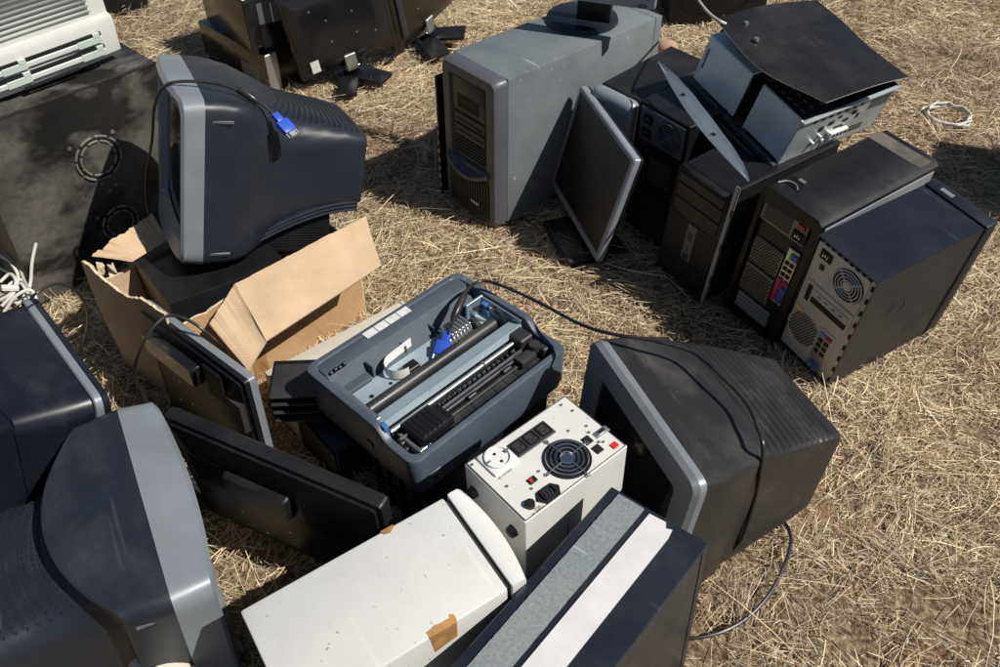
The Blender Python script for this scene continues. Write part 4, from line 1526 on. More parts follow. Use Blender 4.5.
def white_tower():
    W, D, H = .188, .378, .395
    t = thing('computer_tower', 'off-white tower case with bits of brown tape and a curved front cap', 'computer', (-.162, .637, .209), (2.7, 1.7, -56.9), H)
    b = MB()
    b.box(-W / 2, W / 2, -D / 2, .152, 0, H, .004, 2)
    b.build('case_body', 'case white', t)
    b = MB()
    b.box(-W / 2 + .006, W / 2 - .006, .150, .163, .004, H - .007)
    b.build('front_seam', 'dark grey plastic', t)
    b = MB()
    R = []
    for i in range(17):
        u = -W / 2 + W * i / 16
        f = 1 - (2 * i / 16 - 1) ** 2
        yb, yf = .160, .184 + .012 * f
        R.append([(u, yb, 0), (u, yb, H), (u, yb + .006, H + .002), (u, yf - .006, H + .001), (u, yf, H - .006), (u, yf, 0)])
    b.rings(R, 0, True, True)
    b.build('front_cap', 'white plastic', t, sharp=40)
    # brown tape folded over the edges
    b = MB()
    pts = [(W / 2 + .0006, .020), (W / 2 + .0006, .064), (W / 2 - .004, .066), (W / 2 - .012, .0655), (W / 2 - .016, .059), (W / 2 - .011, .057), (W / 2 - .0105, .043), (W / 2 - .013, .034), (W / 2 - .010, .027), (W / 2 - .0105, .019)]
    b.face([(x, y, H + .0005 + .0006 * math.sin(300 * y)) for x, y in pts])
    b.face([(W / 2 + .0006, .020, H + .0005), (W / 2 + .0006, .064, H + .0005), (W / 2 + .0006, .062, H - .045), (W / 2 + .0006, .024, H - .052)])
    b.build('tape_strip', 'brown tape', t)
    b = MB()
    b.face([(-W / 2 - .0008, .040, H + .0007), (-W / 2 + .007, .042, H + .0007), (-W / 2 + .010, .052, H + .0007), (-W / 2 + .005, .060, H + .0007), (-W / 2 - .0008, .062, H + .0007)])
    b.face([(-W / 2 - .0006, .040, H + .0006), (-W / 2 - .0006, .062, H + .0006), (-W / 2 - .0006, .058, H - .02), (-W / 2 - .0006, .045, H - .016)])
    b.build('tape_scrap', 'brown tape', t)


white_tower()


def strip_box():
    W, D, H = .179, .430, .395
    t = thing('computer_tower', 'dark navy metal case with one rough grey strip and one white strip along its top', 'computer', (.123, .595, .204), (.5, -3.3, -39.9), H)
    b = MB()
    b.box(-W / 2, W / 2, -D / 2, D / 2, 0, H, .002, 1)
    b.build('case_body', 'navy sheet', t)
    b = MB()
    n = 60
    R = []
    for i in range(n + 1):
        y = -D / 2 + (D - .008) * i / n
        j0, j1 = random.uniform(-.0004, .0004), random.uniform(-.0004, .0004)
        zz = H + .004 + random.uniform(-.0006, .0006)
        R.append([(-.071 + j0, y, H - .001), (-.070 + j0, y, zz), (-.045, y, zz + random.uniform(-.0005, .0005)), (-.023 + j1, y, zz), (-.022 + j1, y, H - .001)])
    b.rings(R, 0, True, True)
    b.build('grey_strip', 'foam strip', t)
    b = MB()
    pts = [(-.012, -D / 2), (.036, -D / 2), (.036, D / 2 - .030), (.033, D / 2 - .014), (.024, D / 2 - .018), (.018, D / 2 - .008), (-.011, D / 2 - .010)]
    b.prism(pts, H - .001, H + .0025, 'xy')
    b.build('white_strip', 'white strip', t)
    b = MB()
    b.box(W / 2 - .001, W / 2 + .001, D / 2 - .02, D / 2 - .018, .01, H - .004)
    b.build('side_seam', 'black plastic', t)


mat('navy sheet', (0.012, 0.016, 0.026), 0.30, scratch=0.4, dust=0.20, dcol=(0.13, 0.125, 0.12), dscale=6, smear=0.5, spec=0.36)
strip_box()


def black_case():
    W, D, H = .498, .42, .523
    loc = Vector((-1.142, 1.947, .272)) + Matrix.Rotation(rad(48.8), 3, 'Z') @ Vector((0, (D - .2) / 2, 0))
    t = thing('computer_case', 'large dusty black metal case with two round vent rings, cream printer on top', 'computer', loc, (1.1, 1.8, 48.8), H)
    y0, c = -D / 2, H / 2
    b = MB()
    b.box(-W / 2, W / 2, y0, D / 2, 0, H, .002, 1)
    b.build('case_body', 'dusty black paint', t)
    b = MB()
    b.box(-W / 2, W / 2, y0 - .0015, y0 + .004, H - .004, H + .0008, m=0)
    b.box(-W / 2 - .001, -W / 2 + .004, y0 - .0015, y0 + .004, 0, H, m=0)
    b.build('folded_edge', 'tan worn edge', t)
    for x, z, R in ((.029, c + .072, .060), (.030, c - .135, .050)):
        b = MB()
        b.cyl((x, y0 + .001, z), (x, y0 - .0012, z), R + .004, n=48, m=2)
        for q, a, e in ((R, 0, 1), (R - .013, .4, 1)):
            for i in range(9):
                s = i * 40 + a * 40
                b.torus((x, y0 - .003, z), (0, 1, 0), q, .0034, 10, 6, 0, s, s + 31)
        b.torus((x, y0 - .001, z), (0, 1, 0), R - .0065, .003, 40, 6, 1)
        b.cyl((x, y0 - .0008, z), (x, y0 - .002, z), R - .018, n=40, m=2)
        b.build('vent_ring', ['grey mesh metal', 'dark void', 'dusty black paint'], t)
    for x, z in ((-.033, c + .125), (.085, c + .125), (-.025, c - .09), (.05, c - .02), (.03, c - .03), (.015, c + .0)):
        b = MB()
        b.cyl((x, y0 + .001, z), (x, y0 - .0015, z), .0055, n=14)
        b.build('rivet', 'zinc steel', t)


mat('tan worn edge', (0.045, 0.042, 0.040), 0.4, metal=0.4, dust=0.6, dcol=(0.18, 0.17, 0.16), dscale=60)
black_case()


mat('louvre shadow grey', (0.20, 0.20, 0.19), 0.5)


def top_printer():
    W, D, H = .42, .34, .28
    t = thing('printer', 'ivory desktop printer with horizontal louvres and paper slots, standing on the dusty black case', 'printer', (-1.245, 2.029, .688), (.2, .4, 49.3), H)
    y0, c = -D / 2, H / 2
    b = MB()
    # bowed lower front: cap bulges forward in the middle
    R = []
    prof = [(0, .0), (.012, -.010), (.09, -.016), (.10, -.012), (.105, .004), (.25, .010), (H, .016)]
    for i in range(25):
        u = -W / 2 + W * i / 24
        f = 1 - (2 * i / 24 - 1) ** 4
        R.append([(u, D / 2, 0)] + [(u, y0 + dy * 1.0 - .010 * (1 - (2 * i / 24 - 1) ** 2) * (1 - z / H), z) for z, dy in prof] + [(u, D / 2, H)])
    b.rings(R, 0, True, True)
    b.build('housing', 'ivory plastic', t, sharp=30)
    b = MB()
    for i in range(9):
        z = c - .020 + i * .0125
        b.box(-.19, .166, y0 - .0045, y0 + .010, z, z + .0019, m=0)  # grey bars paint the thin shadows between the ivory slats
    b.build('louvres', 'louvre shadow grey', t)
    b = MB()
    b.box(-.205, .205, y0 - .003, y0 + .004, c - .043, c - .0415, m=0)
    b.build('panel_seam', 'dark grey plastic', t)
    for z in (c - .072, c - .104):
        b = MB()
        b.box(-.19, .165, y0 - .0265, y0 - .010, z, z + .008, m=0)
        b.build('paper_slot', 'dark void', t)
        b = MB()
        b.box(-.19, .165, y0 - .0285, y0 - .012, z - .014, z - .001, .002, 1)
        p = b.build('slot_lip', 'ivory plastic', t)
        for x in (-.06, .13):
            b = MB()
            b.box(x - .030, x + .030, y0 - .0295, y0 - .022, z - .016, z + .001, .001, 1)
            b.box(x + .012, x + .030, y0 - .0300, y0 - .022, z - .002, z + .010, .001, 1)
            b.build('paper_guide', 'green grey plastic', p)
    b = MB()
    b.box(-.055, .087, y0 - .0275, y0 - .020, c - .134, c - .131, m=0)
    b.build('feed_slit', 'dark void', t)


top_printer()


# ------------------------------------------------------------------ cardboard box and what is in it
def quad_sheet(b, a, b_, c, d, th, m=0, n=10, wob=0.002, ragged=None, em=None):
    """thick sheet through four world corners a-b (bottom) d-c (top); ragged roughens the top edge; em = material of the cut edge"""
    a, b_, c, d = map(Vector, (a, b_, c, d))
    nrm = (b_ - a).cross(d - a).normalized()
    F, K = [], []
    for j in range(n + 1):
        v = j / n
        rf, rk = [], []
        for i in range(n * 2 + 1):
            u = i / (n * 2)
            top = d.lerp(c, u)
            if ragged:
                top = top + Vector((0, 0, ragged(u)))
            p = a.lerp(b_, u).lerp(top, v)
            p = p + nrm * wob * math.sin(5.1 * u + 2 * v) * math.sin(math.pi * v * .9 + .2)
            rf.append(tuple(p + nrm * th / 2))
            rk.append(tuple(p - nrm * th / 2))
        F.append(rf)
        K.append(rk)
    b.rings(F, m, False, False, closed=False)
    b.rings(K, m, False, False, closed=False)
    e = m if em is None else em
    for r in ([F[0], K[0]], [F[-1], K[-1]], [[x[0] for x in F], [x[0] for x in K]], [[x[-1] for x in F], [x[-1] for x in K]]):
        b.rings(r, e, False, False, closed=False)


def carton():
    L, R, F = Vector((-.938, 1.482, 0)), Vector((-.359, 1.668, 0)), Vector((-.700, 1.305, 0))
    Bk = L + R - F
    t = thing('cardboard_box', 'torn open brown cardboard box with one flap hanging over its side', 'cardboard box', ((L + R) / 2), (0, 0, 47), 0)
    Z = Vector((0, 0, 1))
    th = .006
    hL, hF, hR, hB = .335, .335, .298, .34

    rnd = random.Random(5)
    jag = [rnd.uniform(-1, 1) for _ in range(60)]

    def frac(u, k):
        u = u * k
        i = int(u)
        f = u - i
        return jag[i % 60] * (1 - f) + jag[(i + 1) % 60] * f

    def rag(amp, lo=0):
        return lambda u: amp * (frac(u, 5) * .9 + frac(u + .3, 13) * .6 + frac(u + .7, 37) * .35)
    # left wall, visible outside, ragged rim with a peeled corner
    b = MB()
    quad_sheet(b, L, F, F + Z * hF, L + Z * hL, th, 0, 36, .006, lambda u: rag(.0065)(u) - .030 * max(0, math.sin((u - .1) * 5)) * (u < .7), 1)
    b.build('left_wall', ['cardboard', 'torn paper'], t, world=True)
    b = MB()
    quad_sheet(b, F, R, R + Z * hR, F + Z * (hF - .05), th, 0, 30, .003, rag(.007), 1)
    b.build('front_wall', ['cardboard brown', 'torn paper'], t, world=True)
    b = MB()
    quad_sheet(b, R, Bk, Bk + Z * .22, R + Z * (hR - .03), th, 0, 10, .003, rag(.004), 1)
    b.build('right_wall', ['cardboard', 'torn paper'], t, world=True)
    b = MB()
    quad_sheet(b, Bk, L, L + Z * (hL - .07), Bk + Z * .22, th, 0, 10, .003, rag(.006), 1)
    b.build('back_wall', ['cardboard', 'torn paper'], t, world=True)
    b = MB()
    quad_sheet(b, L + Z * .004, F + Z * .004, R + Z * .004, Bk + Z * .004, .004, 0, 4, 0)
    b.build('bottom', ['cardboard brown'], t, world=True)
    # flap bent outwards over the front wall, in two creased pieces
    a1, a2 = at(235, 285, .318), at(366, 217, .312)
    c1, c2 = at(266, 342, .268), at(381, 266, .262)
    b = MB()
    quad_sheet(b, c2, c1, a1, a2, .006, 0, 20, .005, rag(.003), 1)
    b.build('flap', ['cardboard', 'torn paper'], t, world=True)
    b = MB()
    d1, d2 = at(210, 325, .285), at(249, 371, .235)
    quad_sheet(b, d2, c1, a1, d1, .006, 0, 16, .006, rag(.003), 1)
    b.build('flap_corner', ['cardboard', 'torn paper'], t, world=True)
    # shorter front flap piece between box corner and big flap
    e1 = at(172, 308, .325)
    # upturned left corner piece behind the rim
    b = MB()
    k1, k2 = at(92, 257, .335), at(152, 215, .345)
    k3, k4 = at(132, 262, .300), at(168, 240, .31)
    quad_sheet(b, k3, k4, k2, k1, .005, 0, 24, .006, rag(.008), 1)
    b.build('left_flap', ['cardboard', 'torn paper'], t, world=True)
    # crumpled torn corner
    b = MB()
    for i in range(3):
        p = at(91 + i * 9, 264 + i * 3 + rnd.uniform(-4, 4), .325)
        b.rings([[tuple(p + Vector((rnd.uniform(-.012, .012), rnd.uniform(-.012, .012), rnd.uniform(-.004, .008)))) for _ in range(4)],
                 [tuple(p + Vector((rnd.uniform(-.014, .014), rnd.uniform(-.014, .014), rnd.uniform(-.03, -.012)))) for _ in range(4)]], 0, True, True)
    b.build('torn_corner', 'torn paper', t, sharp=10, world=True)
    # parcel tape and worn printing on the front wall
    b = MB()
    n = (R - F).cross(Z).normalized()
    for u0, u1, m_ in ((.30, .38, 0),):
        p0, p1 = F.lerp(R, u0) + n * .0062, F.lerp(R, u1) + n * .0062
        b.face([tuple(p0 + Z * .02), tuple(p1 + Z * .02), tuple(p1 + Z * .27), tuple(p0 + Z * .27)], m_)
    b.build('parcel_tape', 'tape brown', t, world=True)


mat('tape brown', (0.33, 0.19, 0.085), 0.3, var=0.15, vscale=20)
carton()

t = thing('flat_device', 'flat black plastic device lying in the top of the cardboard box under the tube monitor', 'device', (-.68, 1.66, .26), (0, 0, 47), 0)
q = [at(117, 240, .290), at(169, 304, .290), at(288, 262, .290)]
q.append(q[0] + q[2] - q[1])
b = MB()
b.rings([[tuple(p - Vector((0, 0, .280))) for p in q], [tuple(p - Vector((0, 0, .003))) for p in q], [tuple(p.lerp(sum(q, Vector()) / 4, .012)) for p in q]], 0, True, True)
b.build('housing', 'black satin', t, world=True)
b = MB()
e = (q[2] - q[1]).normalized()
nn_ = Vector((e.y, -e.x, 0))
for zz in (.25, .27):
    p0, p1 = q[1] + e * .03, q[2] - e * .03
    b.rings([[tuple(Vector((p.x, p.y, zz)) + nn_ * .0006), tuple(Vector((p.x, p.y, zz + .006)) + nn_ * .0006)] for p in (p0, p1)], 0, False, False, closed=False)
b.build('front_slots', 'dark void', t, world=True)


# ------------------------------------------------------------------ printer without its lid
def open_printer():
    W, D, H = .433, .343, .119
    t = thing('printer', 'dark blue-grey inkjet printer without its lid, rollers and carriage exposed', 'printer', (-.128, 1.230, .222), (-2.4, -.8, 45.1), H)
    top, low = H + .014, H - .012
    ys, ye = -.060, -.095       # step down between these depths
    outer = rr(W, D, .022, 7)
    inner_r = rr(W - .050, D - .060, .016, 7, 0, -.002)

    def zt(y):
        f = min(1, max(0, (ys - y) / (ys - ye)))
        f = f * f * (3 - 2 * f)
        return top + (low - top) * f
    outer = densify(outer, .012)
    N = len(outer)

    def shrink(dx, dy, r, cy=0):
        # same vertex count, pulled inwards
        o = []
        for x, y in outer:
            o.append((x * (1 - 2 * dx / W), (y - 0) * (1 - 2 * dy / D) + cy))
        return o
    A0 = [(x * .955, y * .955, .0) for x, y in outer]
    A1 = [(x * .985, y * .985, .020) for x, y in outer]
    A2 = [(x, y, zt(y) - .006) for x, y in outer]
    A3 = [(x * (1 - .0012 / W * 2), y * (1 - .0012 / D * 2), zt(y) - .0018) for x, y in outer]
    A4 = [(x, y, zt(y)) for x, y in shrink(.005, .005, 0)]
    A5 = [(x, y, zt(y) - .0005) for x, y in shrink(.016, .014, 0)]
    A6 = [(x, y, zt(y) - .003) for x, y in shrink(.018, .016, 0)]
    A7 = [(x, y, .050) for x, y in shrink(.021, .020, 0)]
    b = MB()
    b.rings([A0, A1, A2, A3, A4, A5, A6, A7], 0, True, True)
    b.build('shell', 'printer shell', t, sharp=38)
    # wide rear shelf behind the opening, and the sloping paper chute
    b = MB()
    b.box(-.197, .197, .118, .156, .060, top - .0015, .003, 2, 0)
    b.prism([(.120, top - .004), (.120, .06), (.072, .06), (.076, .090), (.084, .096)], -.194, .194, 'yz', 0)
    b.box(-.192, -.12, .070, .112, .09, .1035, .002, 1, 0)
    b.box(-.112, -.108, .076, .100, .088, .122, m=0)
    b.box(-.02, -.017, .080, .105, .088, .112, m=0)
    b.box(.06, .063, .080, .105, .088, .112, m=0)
    b.box(-.19, .19, .1165, .1185, top - .012, top - .0105, m=0)
    b.build('paper_chute', 'printer chute', t)
    b = MB()
    for k in range(4):
        b.box(-.188 + k * .011, -.181 + k * .011, .112, .118, top - .004, top + .003 + .002 * (k % 2), .001, 1)
    b.build('paper_clips', 'black plastic', t)
    b = MB()
    for i in range(4):
        b.box(-.070 + i * .031, -.041 + i * .031, .140, .160, top - .001, top + .0008, m=0)
    b.build('sticker_strip', 'label paper', t)
    LIFT = Matrix.Translation((0, 0, .027))
    b = MB()
    b.box(-.208, -.190, -.05, .095, top - .034, top - .030, .001, 1, 0)
    b.build('metal_strip', 'zinc steel', t, T=LIFT)
    # pale metal floor plate
    b = MB()
    b.box(-.186, .188, .008, .074, .060, .066, m=0)
    b.box(-.186, .188, .0075, .0095, .060, .070, m=0)
    b.box(-.05, -.02, .012, .03, .066, .069, .001, 1, 0)
    for x, r in ((-.150, .005), (-.10, .004), (.06, .005)):
        b.cyl((x, .036, .0655), (x, .036, .0668), r, n=14, m=1)
    b.build('floor_plate', ['printer plate', 'dark void'], t, T=LIFT)
    b = MB()
    b.cyl((-.186, -.004, .084), (.160, -.004, .084), .0135, n=24)
    b.cyl((-.196, -.004, .084), (-.186, -.004, .084), .006, n=12)
    b.build('paper_roller', 'printer dark', t, T=LIFT)
    b = MB()
    Tb = Matrix.Translation((0, -.045, .093)) @ Matrix.Rotation(rad(-14), 4, 'X')
    b.box(-.195, .188, -.015, .015, -.002, .001, m=0, T=Tb)
    b.box(-.195, .188, -.016, -.0135, -.016, .001, m=0, T=Tb)
    b.build('steel_beam', 'printer plate', t, T=LIFT)
    b = MB()
    b.cyl((-.19, -.075, .078), (.185, -.075, .078), .0045, n=14, m=0)
    b.torus((.06, -.075, .078), (1, 0, 0), .006, .002, 14, 6, 0)
    b.build('carriage_rod', 'zinc steel', t, T=LIFT)
    b = MB()
    b.box(-.19, .185, -.105, -.088, .055, .066, .002, 1, 0)
    b.box(-.19, .185, -.118, -.110, .050, .060, .001, 1, 0)
    b.box(-.185, .185, -.150, -.116, .046, .050, .001, 1, 0)
    b.box(-.185, .185, -.068, -.060, .050, .072, .001, 1, 0)
    for i in range(12):
        b.box(-.175 + i * .031, -.168 + i * .031, -.146, -.120, .050, .0515)
    for i in range(26):
        b.box(-.18 + i * .0142, -.176 + i * .0142, -.0875, -.080, .060, .069)
    for x in (-.12, -.02, .08):
        b.cyl((x, -.112, .066), (x + .02, -.112, .066), .0055, n=12)
    b.build('platen', 'printer dark', t, T=LIFT)
    b = MB()
    b.box(-.19, .186, -.030, -.024, .058, .085, .001, 1, 0)
    b.cyl((-.188, -.100, .074), (.12, -.100, .074), .0028, n=8, m=0)
    b.build('grey_rails', 'grey plastic', t, T=LIFT)
    b = MB()
    b.box(-.19, .185, -.096, -.0945, .066, .072, m=0)
    b.build('encoder_strip', 'grey plastic', t, T=LIFT)
    # front wall ledge
    b = MB()
    b.box(-.195, .195, -.156, -.150, .01, low - .036, .002, 1)
    b.build('front_ledge', 'printer shell', t, T=LIFT)
    # ink carriage parked at the left
    b = MB()
    b.box(-.168, -.095, -.145, -.080, .058, .090, .005, 2, 0)
    b.box(-.098, -.080, -.138, -.088, .060, .083, .003, 2, 0)
    for i in range(5):
        b.box(-.160 + i * .012, -.154 + i * .012, -.142, -.085, .0895, .0915, .0005, 1, 0)
    for i in range(4):
        b.box(-.096 + i * .004, -.0945 + i * .004, -.136, -.09, .0828, .0842, m=0)
    b.build('ink_carriage', 'black plastic', t, T=LIFT)
    b = MB()
    b.box(-.180, -.172, -.150, -.085, .05, .070, .002, 1, 0)
    b.cyl((-.176, -.142, .062), (-.150, -.142, .062), .006, n=14)
    b.build('carriage_bracket', 'zinc steel', t, T=LIFT)
    for x, y, z0, z1 in ((-.200, -.072, .085, .106), (.168, .030, .095, .118), (-.155, -.152, .05, .068)):
        b = MB()
        b.box(x - .006, x + .006, y - .008, y + .008, z0, z1, .003, 2)
        b.box(x - .003, x + .003, y - .012, y + .006, z0 - .012, z0 + .004, .001, 1)
        b.build('blue_lever', 'lever blue', t, T=LIFT)
    # ribbon cable loop
    b = MB()
    R = []
    for i in range(21):
        a = rad(-20 + 200 * i / 20)
        x, y, z = -.064 - .040 * math.sin(a), .040 + .0, .080 + .028 * (1 - math.cos(a)) * .5 + .010
        cx_ = -.060 + .034 * math.cos(rad(90 + 9 * i)) * 1.0
        cy_ = .050 + .030 * math.sin(rad(90 + 9 * i)) - .0
        R.append([(cx_ + .0, cy_, .072), (cx_ + .0, cy_, .096)])
    b.rings(R, 0, False, False, closed=False)
    R2 = [[(-.060 + i * .012, .080 + .001 * i, .072), (-.060 + i * .012, .080 + .001 * i, .096)] for i in range(6)]
    b.rings(R2, 0, False, False, closed=False)
    b.build('ribbon_cable', 'white plastic', t, T=LIFT)
    b = MB()
    b.box(-.060, -.030, .020, .044, .066, .084, .002, 1, 0)
    b.build('circuit_block', 'black plastic', t, T=LIFT)
    # motor with fins
    b = MB()
    b.cyl((.055, .034, .078), (.120, .034, .078), .017, n=22, m=0)
    for i in range(6):
        b.box(.060 + i * .010, .065 + i * .010, .018, .056, .066, .104, .001, 1, 0)
    b.build('motor', 'zinc steel', t, T=LIFT)
    b = MB()
    b.cyl((.122, .020, .085), (.132, .020, .085), .017, n=24, m=0)
    for i in range(24):
        a = 2 * math.pi * i / 24
        b.box(-.0012, .0012, -.0012, .0012, -.0, .010, m=0, T=Matrix.Translation((.122, .020 + .0175 * math.cos(a), .085 + .0175 * math.sin(a))) @ Matrix.Rotation(rad(90), 4, 'Y'))
    b.build('drive_gear', 'dark grey plastic', t, T=LIFT)
    b = MB()
    b.cyl((.130, -.04, .08), (.137, -.04, .08), .012, n=20, m=0)
    b.cyl((.128, -.04, .08), (.139, -.04, .08), .004, n=12, m=0)
    b.build('drive_gear', 'dark grey plastic', t, T=LIFT)
    b = MB()
    b.box(.140, .190, .058, .064, .060, .110, .001, 1, 0)
    b.box(.186, .190, -.06, .064, .060, .108, .001, 1, 0)
    for y in (.045, .02, -.01, -.04):
        b.cyl((.1845, y, .098), (.187, y, .098), .004, n=10)
    b.build('side_frame', 'blue steel', t, T=LIFT)
    b = MB()
    b.box(.150, .186, -.098, -.055, .070, .094, .003, 1, 0)
    b.box(.120, .165, -.130, -.105, .056, .074, .004, 2, 0)
    b.cyl((.172, -.115, .07), (.172, -.115, .086), .012, n=18)
    b.box(.175, .19, -.14, -.10, .05, .08, .003, 1, 0)
    b.build('service_station', 'dark grey plastic', t, T=LIFT)
    b = MB()
    for k in range(3):
        b.tube([(.150, .05 - k * .006, .10), (.168, .03 - k * .006, .112), (.178, .0, .104 - k * .004), (.17, -.03, .10)], .0018, 6)
    b.build('wires', 'cable black', t, T=LIFT)
    # power socket low on the near corner
    b = MB()
    b.box(-.182, -.152, -D / 2 + .000, -D / 2 + .010, .018, .048, .002, 1, 0)
    b.box(-.176, -.158, -D / 2 - .002, -D / 2 + .004, .023, .043, .002, 1, 1)
    b.cyl((-.171, -D / 2 - .004, .033), (-.171, -D / 2, .033), .002, n=8, m=2)
    b.cyl((-.163, -D / 2 - .004, .033), (-.163, -D / 2, .033), .002, n=8, m=2)
    b.build('power_inlet', ['mid grey plastic', 'dark void', 'bright metal'], t)
    b = MB()
    b.cyl((-W / 2 - .0005, -.03, .055), (-W / 2 + .004, -.03, .055), .012, n=20)
    b.build('round_plug', 'printer dark', t)


mat('printer plate', (0.34, 0.42, 0.47), 0.42, metal=0.25, dust=0.15, dscale=9)
mat('printer chute', (0.060, 0.074, 0.094), 0.62, spec=0.2, dust=0.12, dcol=(0.22, 0.22, 0.22), dscale=8)
mat('lever blue', (0.05, 0.13, 0.36), 0.4)
open_printer()

# cream desktop case under the printer
t = thing('desktop_case', 'cream flat desktop case lying under the dark printer', 'computer', (-.302, 1.337, .065), (0, 0, 39.6), .13)
b = MB()
b.box(-.185, .19, .022, .152, 0, .13, .004, 2)
b.build('case_body', 'cream plastic', t)
b = MB()
b.box(.191, .20, .022, .152, 0, .13, .003, 1)
b.build('front_panel', 'cream plastic', t)

# black shelf-like rack on its end
t = thing('drive_rack', 'open black drive rack with shelves between cardboard box and printer', 'drive rack', (-.435, 1.214, .160), (0, 0, 3), .080)
b = MB()
b.box(-.058, -.054, -.02, .09, .0, .080, m=0)
b.box(.054, .090, -.02, .09, .0, .080, m=0)
b.box(-.054, .054, .08, .09, .0, .080, m=0)
b.build('rack_sides', 'black satin', t)
b = MB()
for z in (.0, .026, .052, .076):
    b.box(-.054, .054, -.02, .08, z, z + .004, .001, 1)
b.build('shelves', 'dark grey plastic', t)

# frame carrying the printer, then a dark box for the cream end's shade
t = thing('ribbed_crate', 'black ribbed plastic crate under the near corner of the dark printer', 'crate', (-.128, 1.230, .075), (0, 0, 45.1), .15)
b = MB()
for x0, x1 in ((-.19, -.184), (.184, .19)):
    b.box(x0, x1, -.14, .0, 0, .148, m=0)
for y0_, y1_ in ((-.14, -.134), (-.006, .0)):
    b.box(-.184, .184, y0_, y1_, 0, .148, m=0)
b.box(-.184, .184, -.134, -.006, .140, .146, m=0)
for i in range(4):
    b.box(-.198, -.19, -.13 + i * .04, -.124 + i * .04, .0, .148, .001, 1)
b.box(-.198, -.19, -.134, .0, .07, .078, .001, 1)
b.build('ribbed_frame', 'black plastic', t)
for y in (-.105, -.045):
    b = MB()
    for q in (.014, .024):
        b.torus((-.1905, y, .11), (1, 0, 0), q, .002, 24, 6)
    b.build('ring_vent', 'dark grey plastic', t)

t = thing('desktop_case', 'dark stand-in for the shaded end of the cream case, carrying the drive rack and printer', 'computer', (-.302, 1.337, .06), (0, 0, 39.6), .12)  # dark box added where the cream end lies in shade
b = MB()
b.box(-.180, .18, -.150, .018, 0, .12, .004, 2)
b.build('case_body', 'navy sheet', t)
b = MB()
b.box(-.186, -.1805, -.146, .014, .004, .116, .002, 1)
b.build('front_panel', 'black satin', t)

# ------------------------------------------------------------------ background boxes
t = thing('desktop_case', 'low black case with brown ground reflection coloured in, carrying a glossy black case', 'computer', (-.901, 3.131, .075), (0, 0, -43.9), .145)
b = MB()
b.box(-.218, .218, -.15, .15, 0, .145, .003, 2)
b.build('case_body', 'ground tinted gloss', t)
b = MB()
b.box(.2175, .226, -.148, -.10, 0.0, .15, .002, 1)
b.box(.2175, .222, -.150, -.104, .05, .055, m=0)
b.build('steel_bracket', 'zinc steel', t)
b = MB()
b.box(.05, .17, -.1512, -.149, .02, .08)
b.build('side_label', 'mid grey plastic', t)
t = thing('desktop_case', 'glossy black case with bright blue-grey top standing on the low brown-tinted case', 'computer', (-.95, 3.085, .245), (0, 0, -52), .20)
b = MB()
b.box(-.20, .195, -.075, .12, 0, .196, .004, 2)
b.build('case_body', 'ground tinted gloss', t)
b = MB()
b.box(.1955, .205, -.072, .118, .004, .194, .003, 2)
b.build('front_panel', 'black gloss', t)
b = MB()
b.box(-.19, .19, -.07, .115, .1965, .199, .001, 1)
b.build('top_plate', 'pale steel', t)
b = MB()
b.box(.2045, .2065, .02, .024, .10, .17)
b.box(.2045, .2065, -.03, -.01, .02, .18)
b.build('front_trim', 'grey plastic', t)

t = thing('speaker_cabinet', 'black rounded cabinet with a recessed grip behind the grey tower', 'speaker', (.903, 3.602, .175), (0, 0, 0), .35)
b = MB()
b.box(-.2, .2, -.15, .15, 0, .35, .02, 4)
b.build('cabinet_body', 'black plastic', t)
b = MB()
b.frame(rr(.30, .26, .08, 8, -.02, .19), rr(.28, .24, .075, 8, -.02, .19), -.1525, -.148)
b.build('front_ring', 'black satin', t)
b = MB()
b.frame(rr(.12, .04, .012, 4, .06, .19), rr(.10, .024, .008, 4, .06, .19), -.157, -.149)
b.box(.01, .11, -.1505, -.149, .178, .202)
b.build('grip', 'dark grey plastic', t)

c2 = at(124, 17, 0)
t = thing('metal_box', 'black metal box with a small steel bracket behind the ivory printer', 'metal box', (c2.x - .03, c2.y + .12, .09), (0, 0, 18), .18)
b = MB()
b.box(-.13, .10, -.12, .12, 0, .18, .003, 2)
b.build('box_body', 'black paint', t)
b = MB()
b.box(-.10, -.07, -.126, -.12, .02, .12, .001, 1)
b.build('steel_bracket', 'pale steel', t)

# unseen tower added at right to cast the shadow beside the tower row
t = thing('computer_tower', 'black tower added unseen beyond the right picture edge to throw a shadow into view', 'computer', (1.86, 2.20, .25), (0, 0, -35), .50)
b = MB()
b.box(-.09, .09, -.20, .20, 0, .50, .004, 2)
b.build('case_body', 'black paint', t)
b = MB()
b.box(-.092, .092, -.235, -.201, 0, .504, .01, 3)
b.build('front_bezel', 'black plastic', t)

# cream rounded housing at the bottom edge
c3 = at(167, 668, .20)
t = thing('plastic_housing', 'small cream rounded plastic housing at the bottom edge beside the silver-bezelled monitor', 'plastic housing', (c3.x, c3.y - .02, .11), (0, 0, 28), .22)
b = MB()
R = []
for i in range(15):
    a = math.pi * i / 14
    R.append([(-.055 * math.cos(a), -.07, .15 + .065 * math.sin(a)), (-.055 * math.cos(a), .07, .15 + .065 * math.sin(a))])
R = [[(-.055, -.07, 0), (-.055, .07, 0)]] + R + [[(.055, -.07, 0), (.055, .07, 0)]]
P0 = [r[0] for r in R]
P1 = [r[1] for r in R]
P2 = [(x * .94, .078, z * .97) for x, y, z in P1]
Pm = [(x * .94, -.078, z * .97) for x, y, z in P0]
b.rings([Pm, P0, P1, P2], 0, True, True)
b.build('housing_shell', 'cream plastic', t)
b = MB()
b.tube([(p[0] * 1.004, .02, p[2] + .0003) for p in P0[1:-1]], .0008, 5, 0, 2)
b.build('housing_seam', 'dark grey plastic', t)

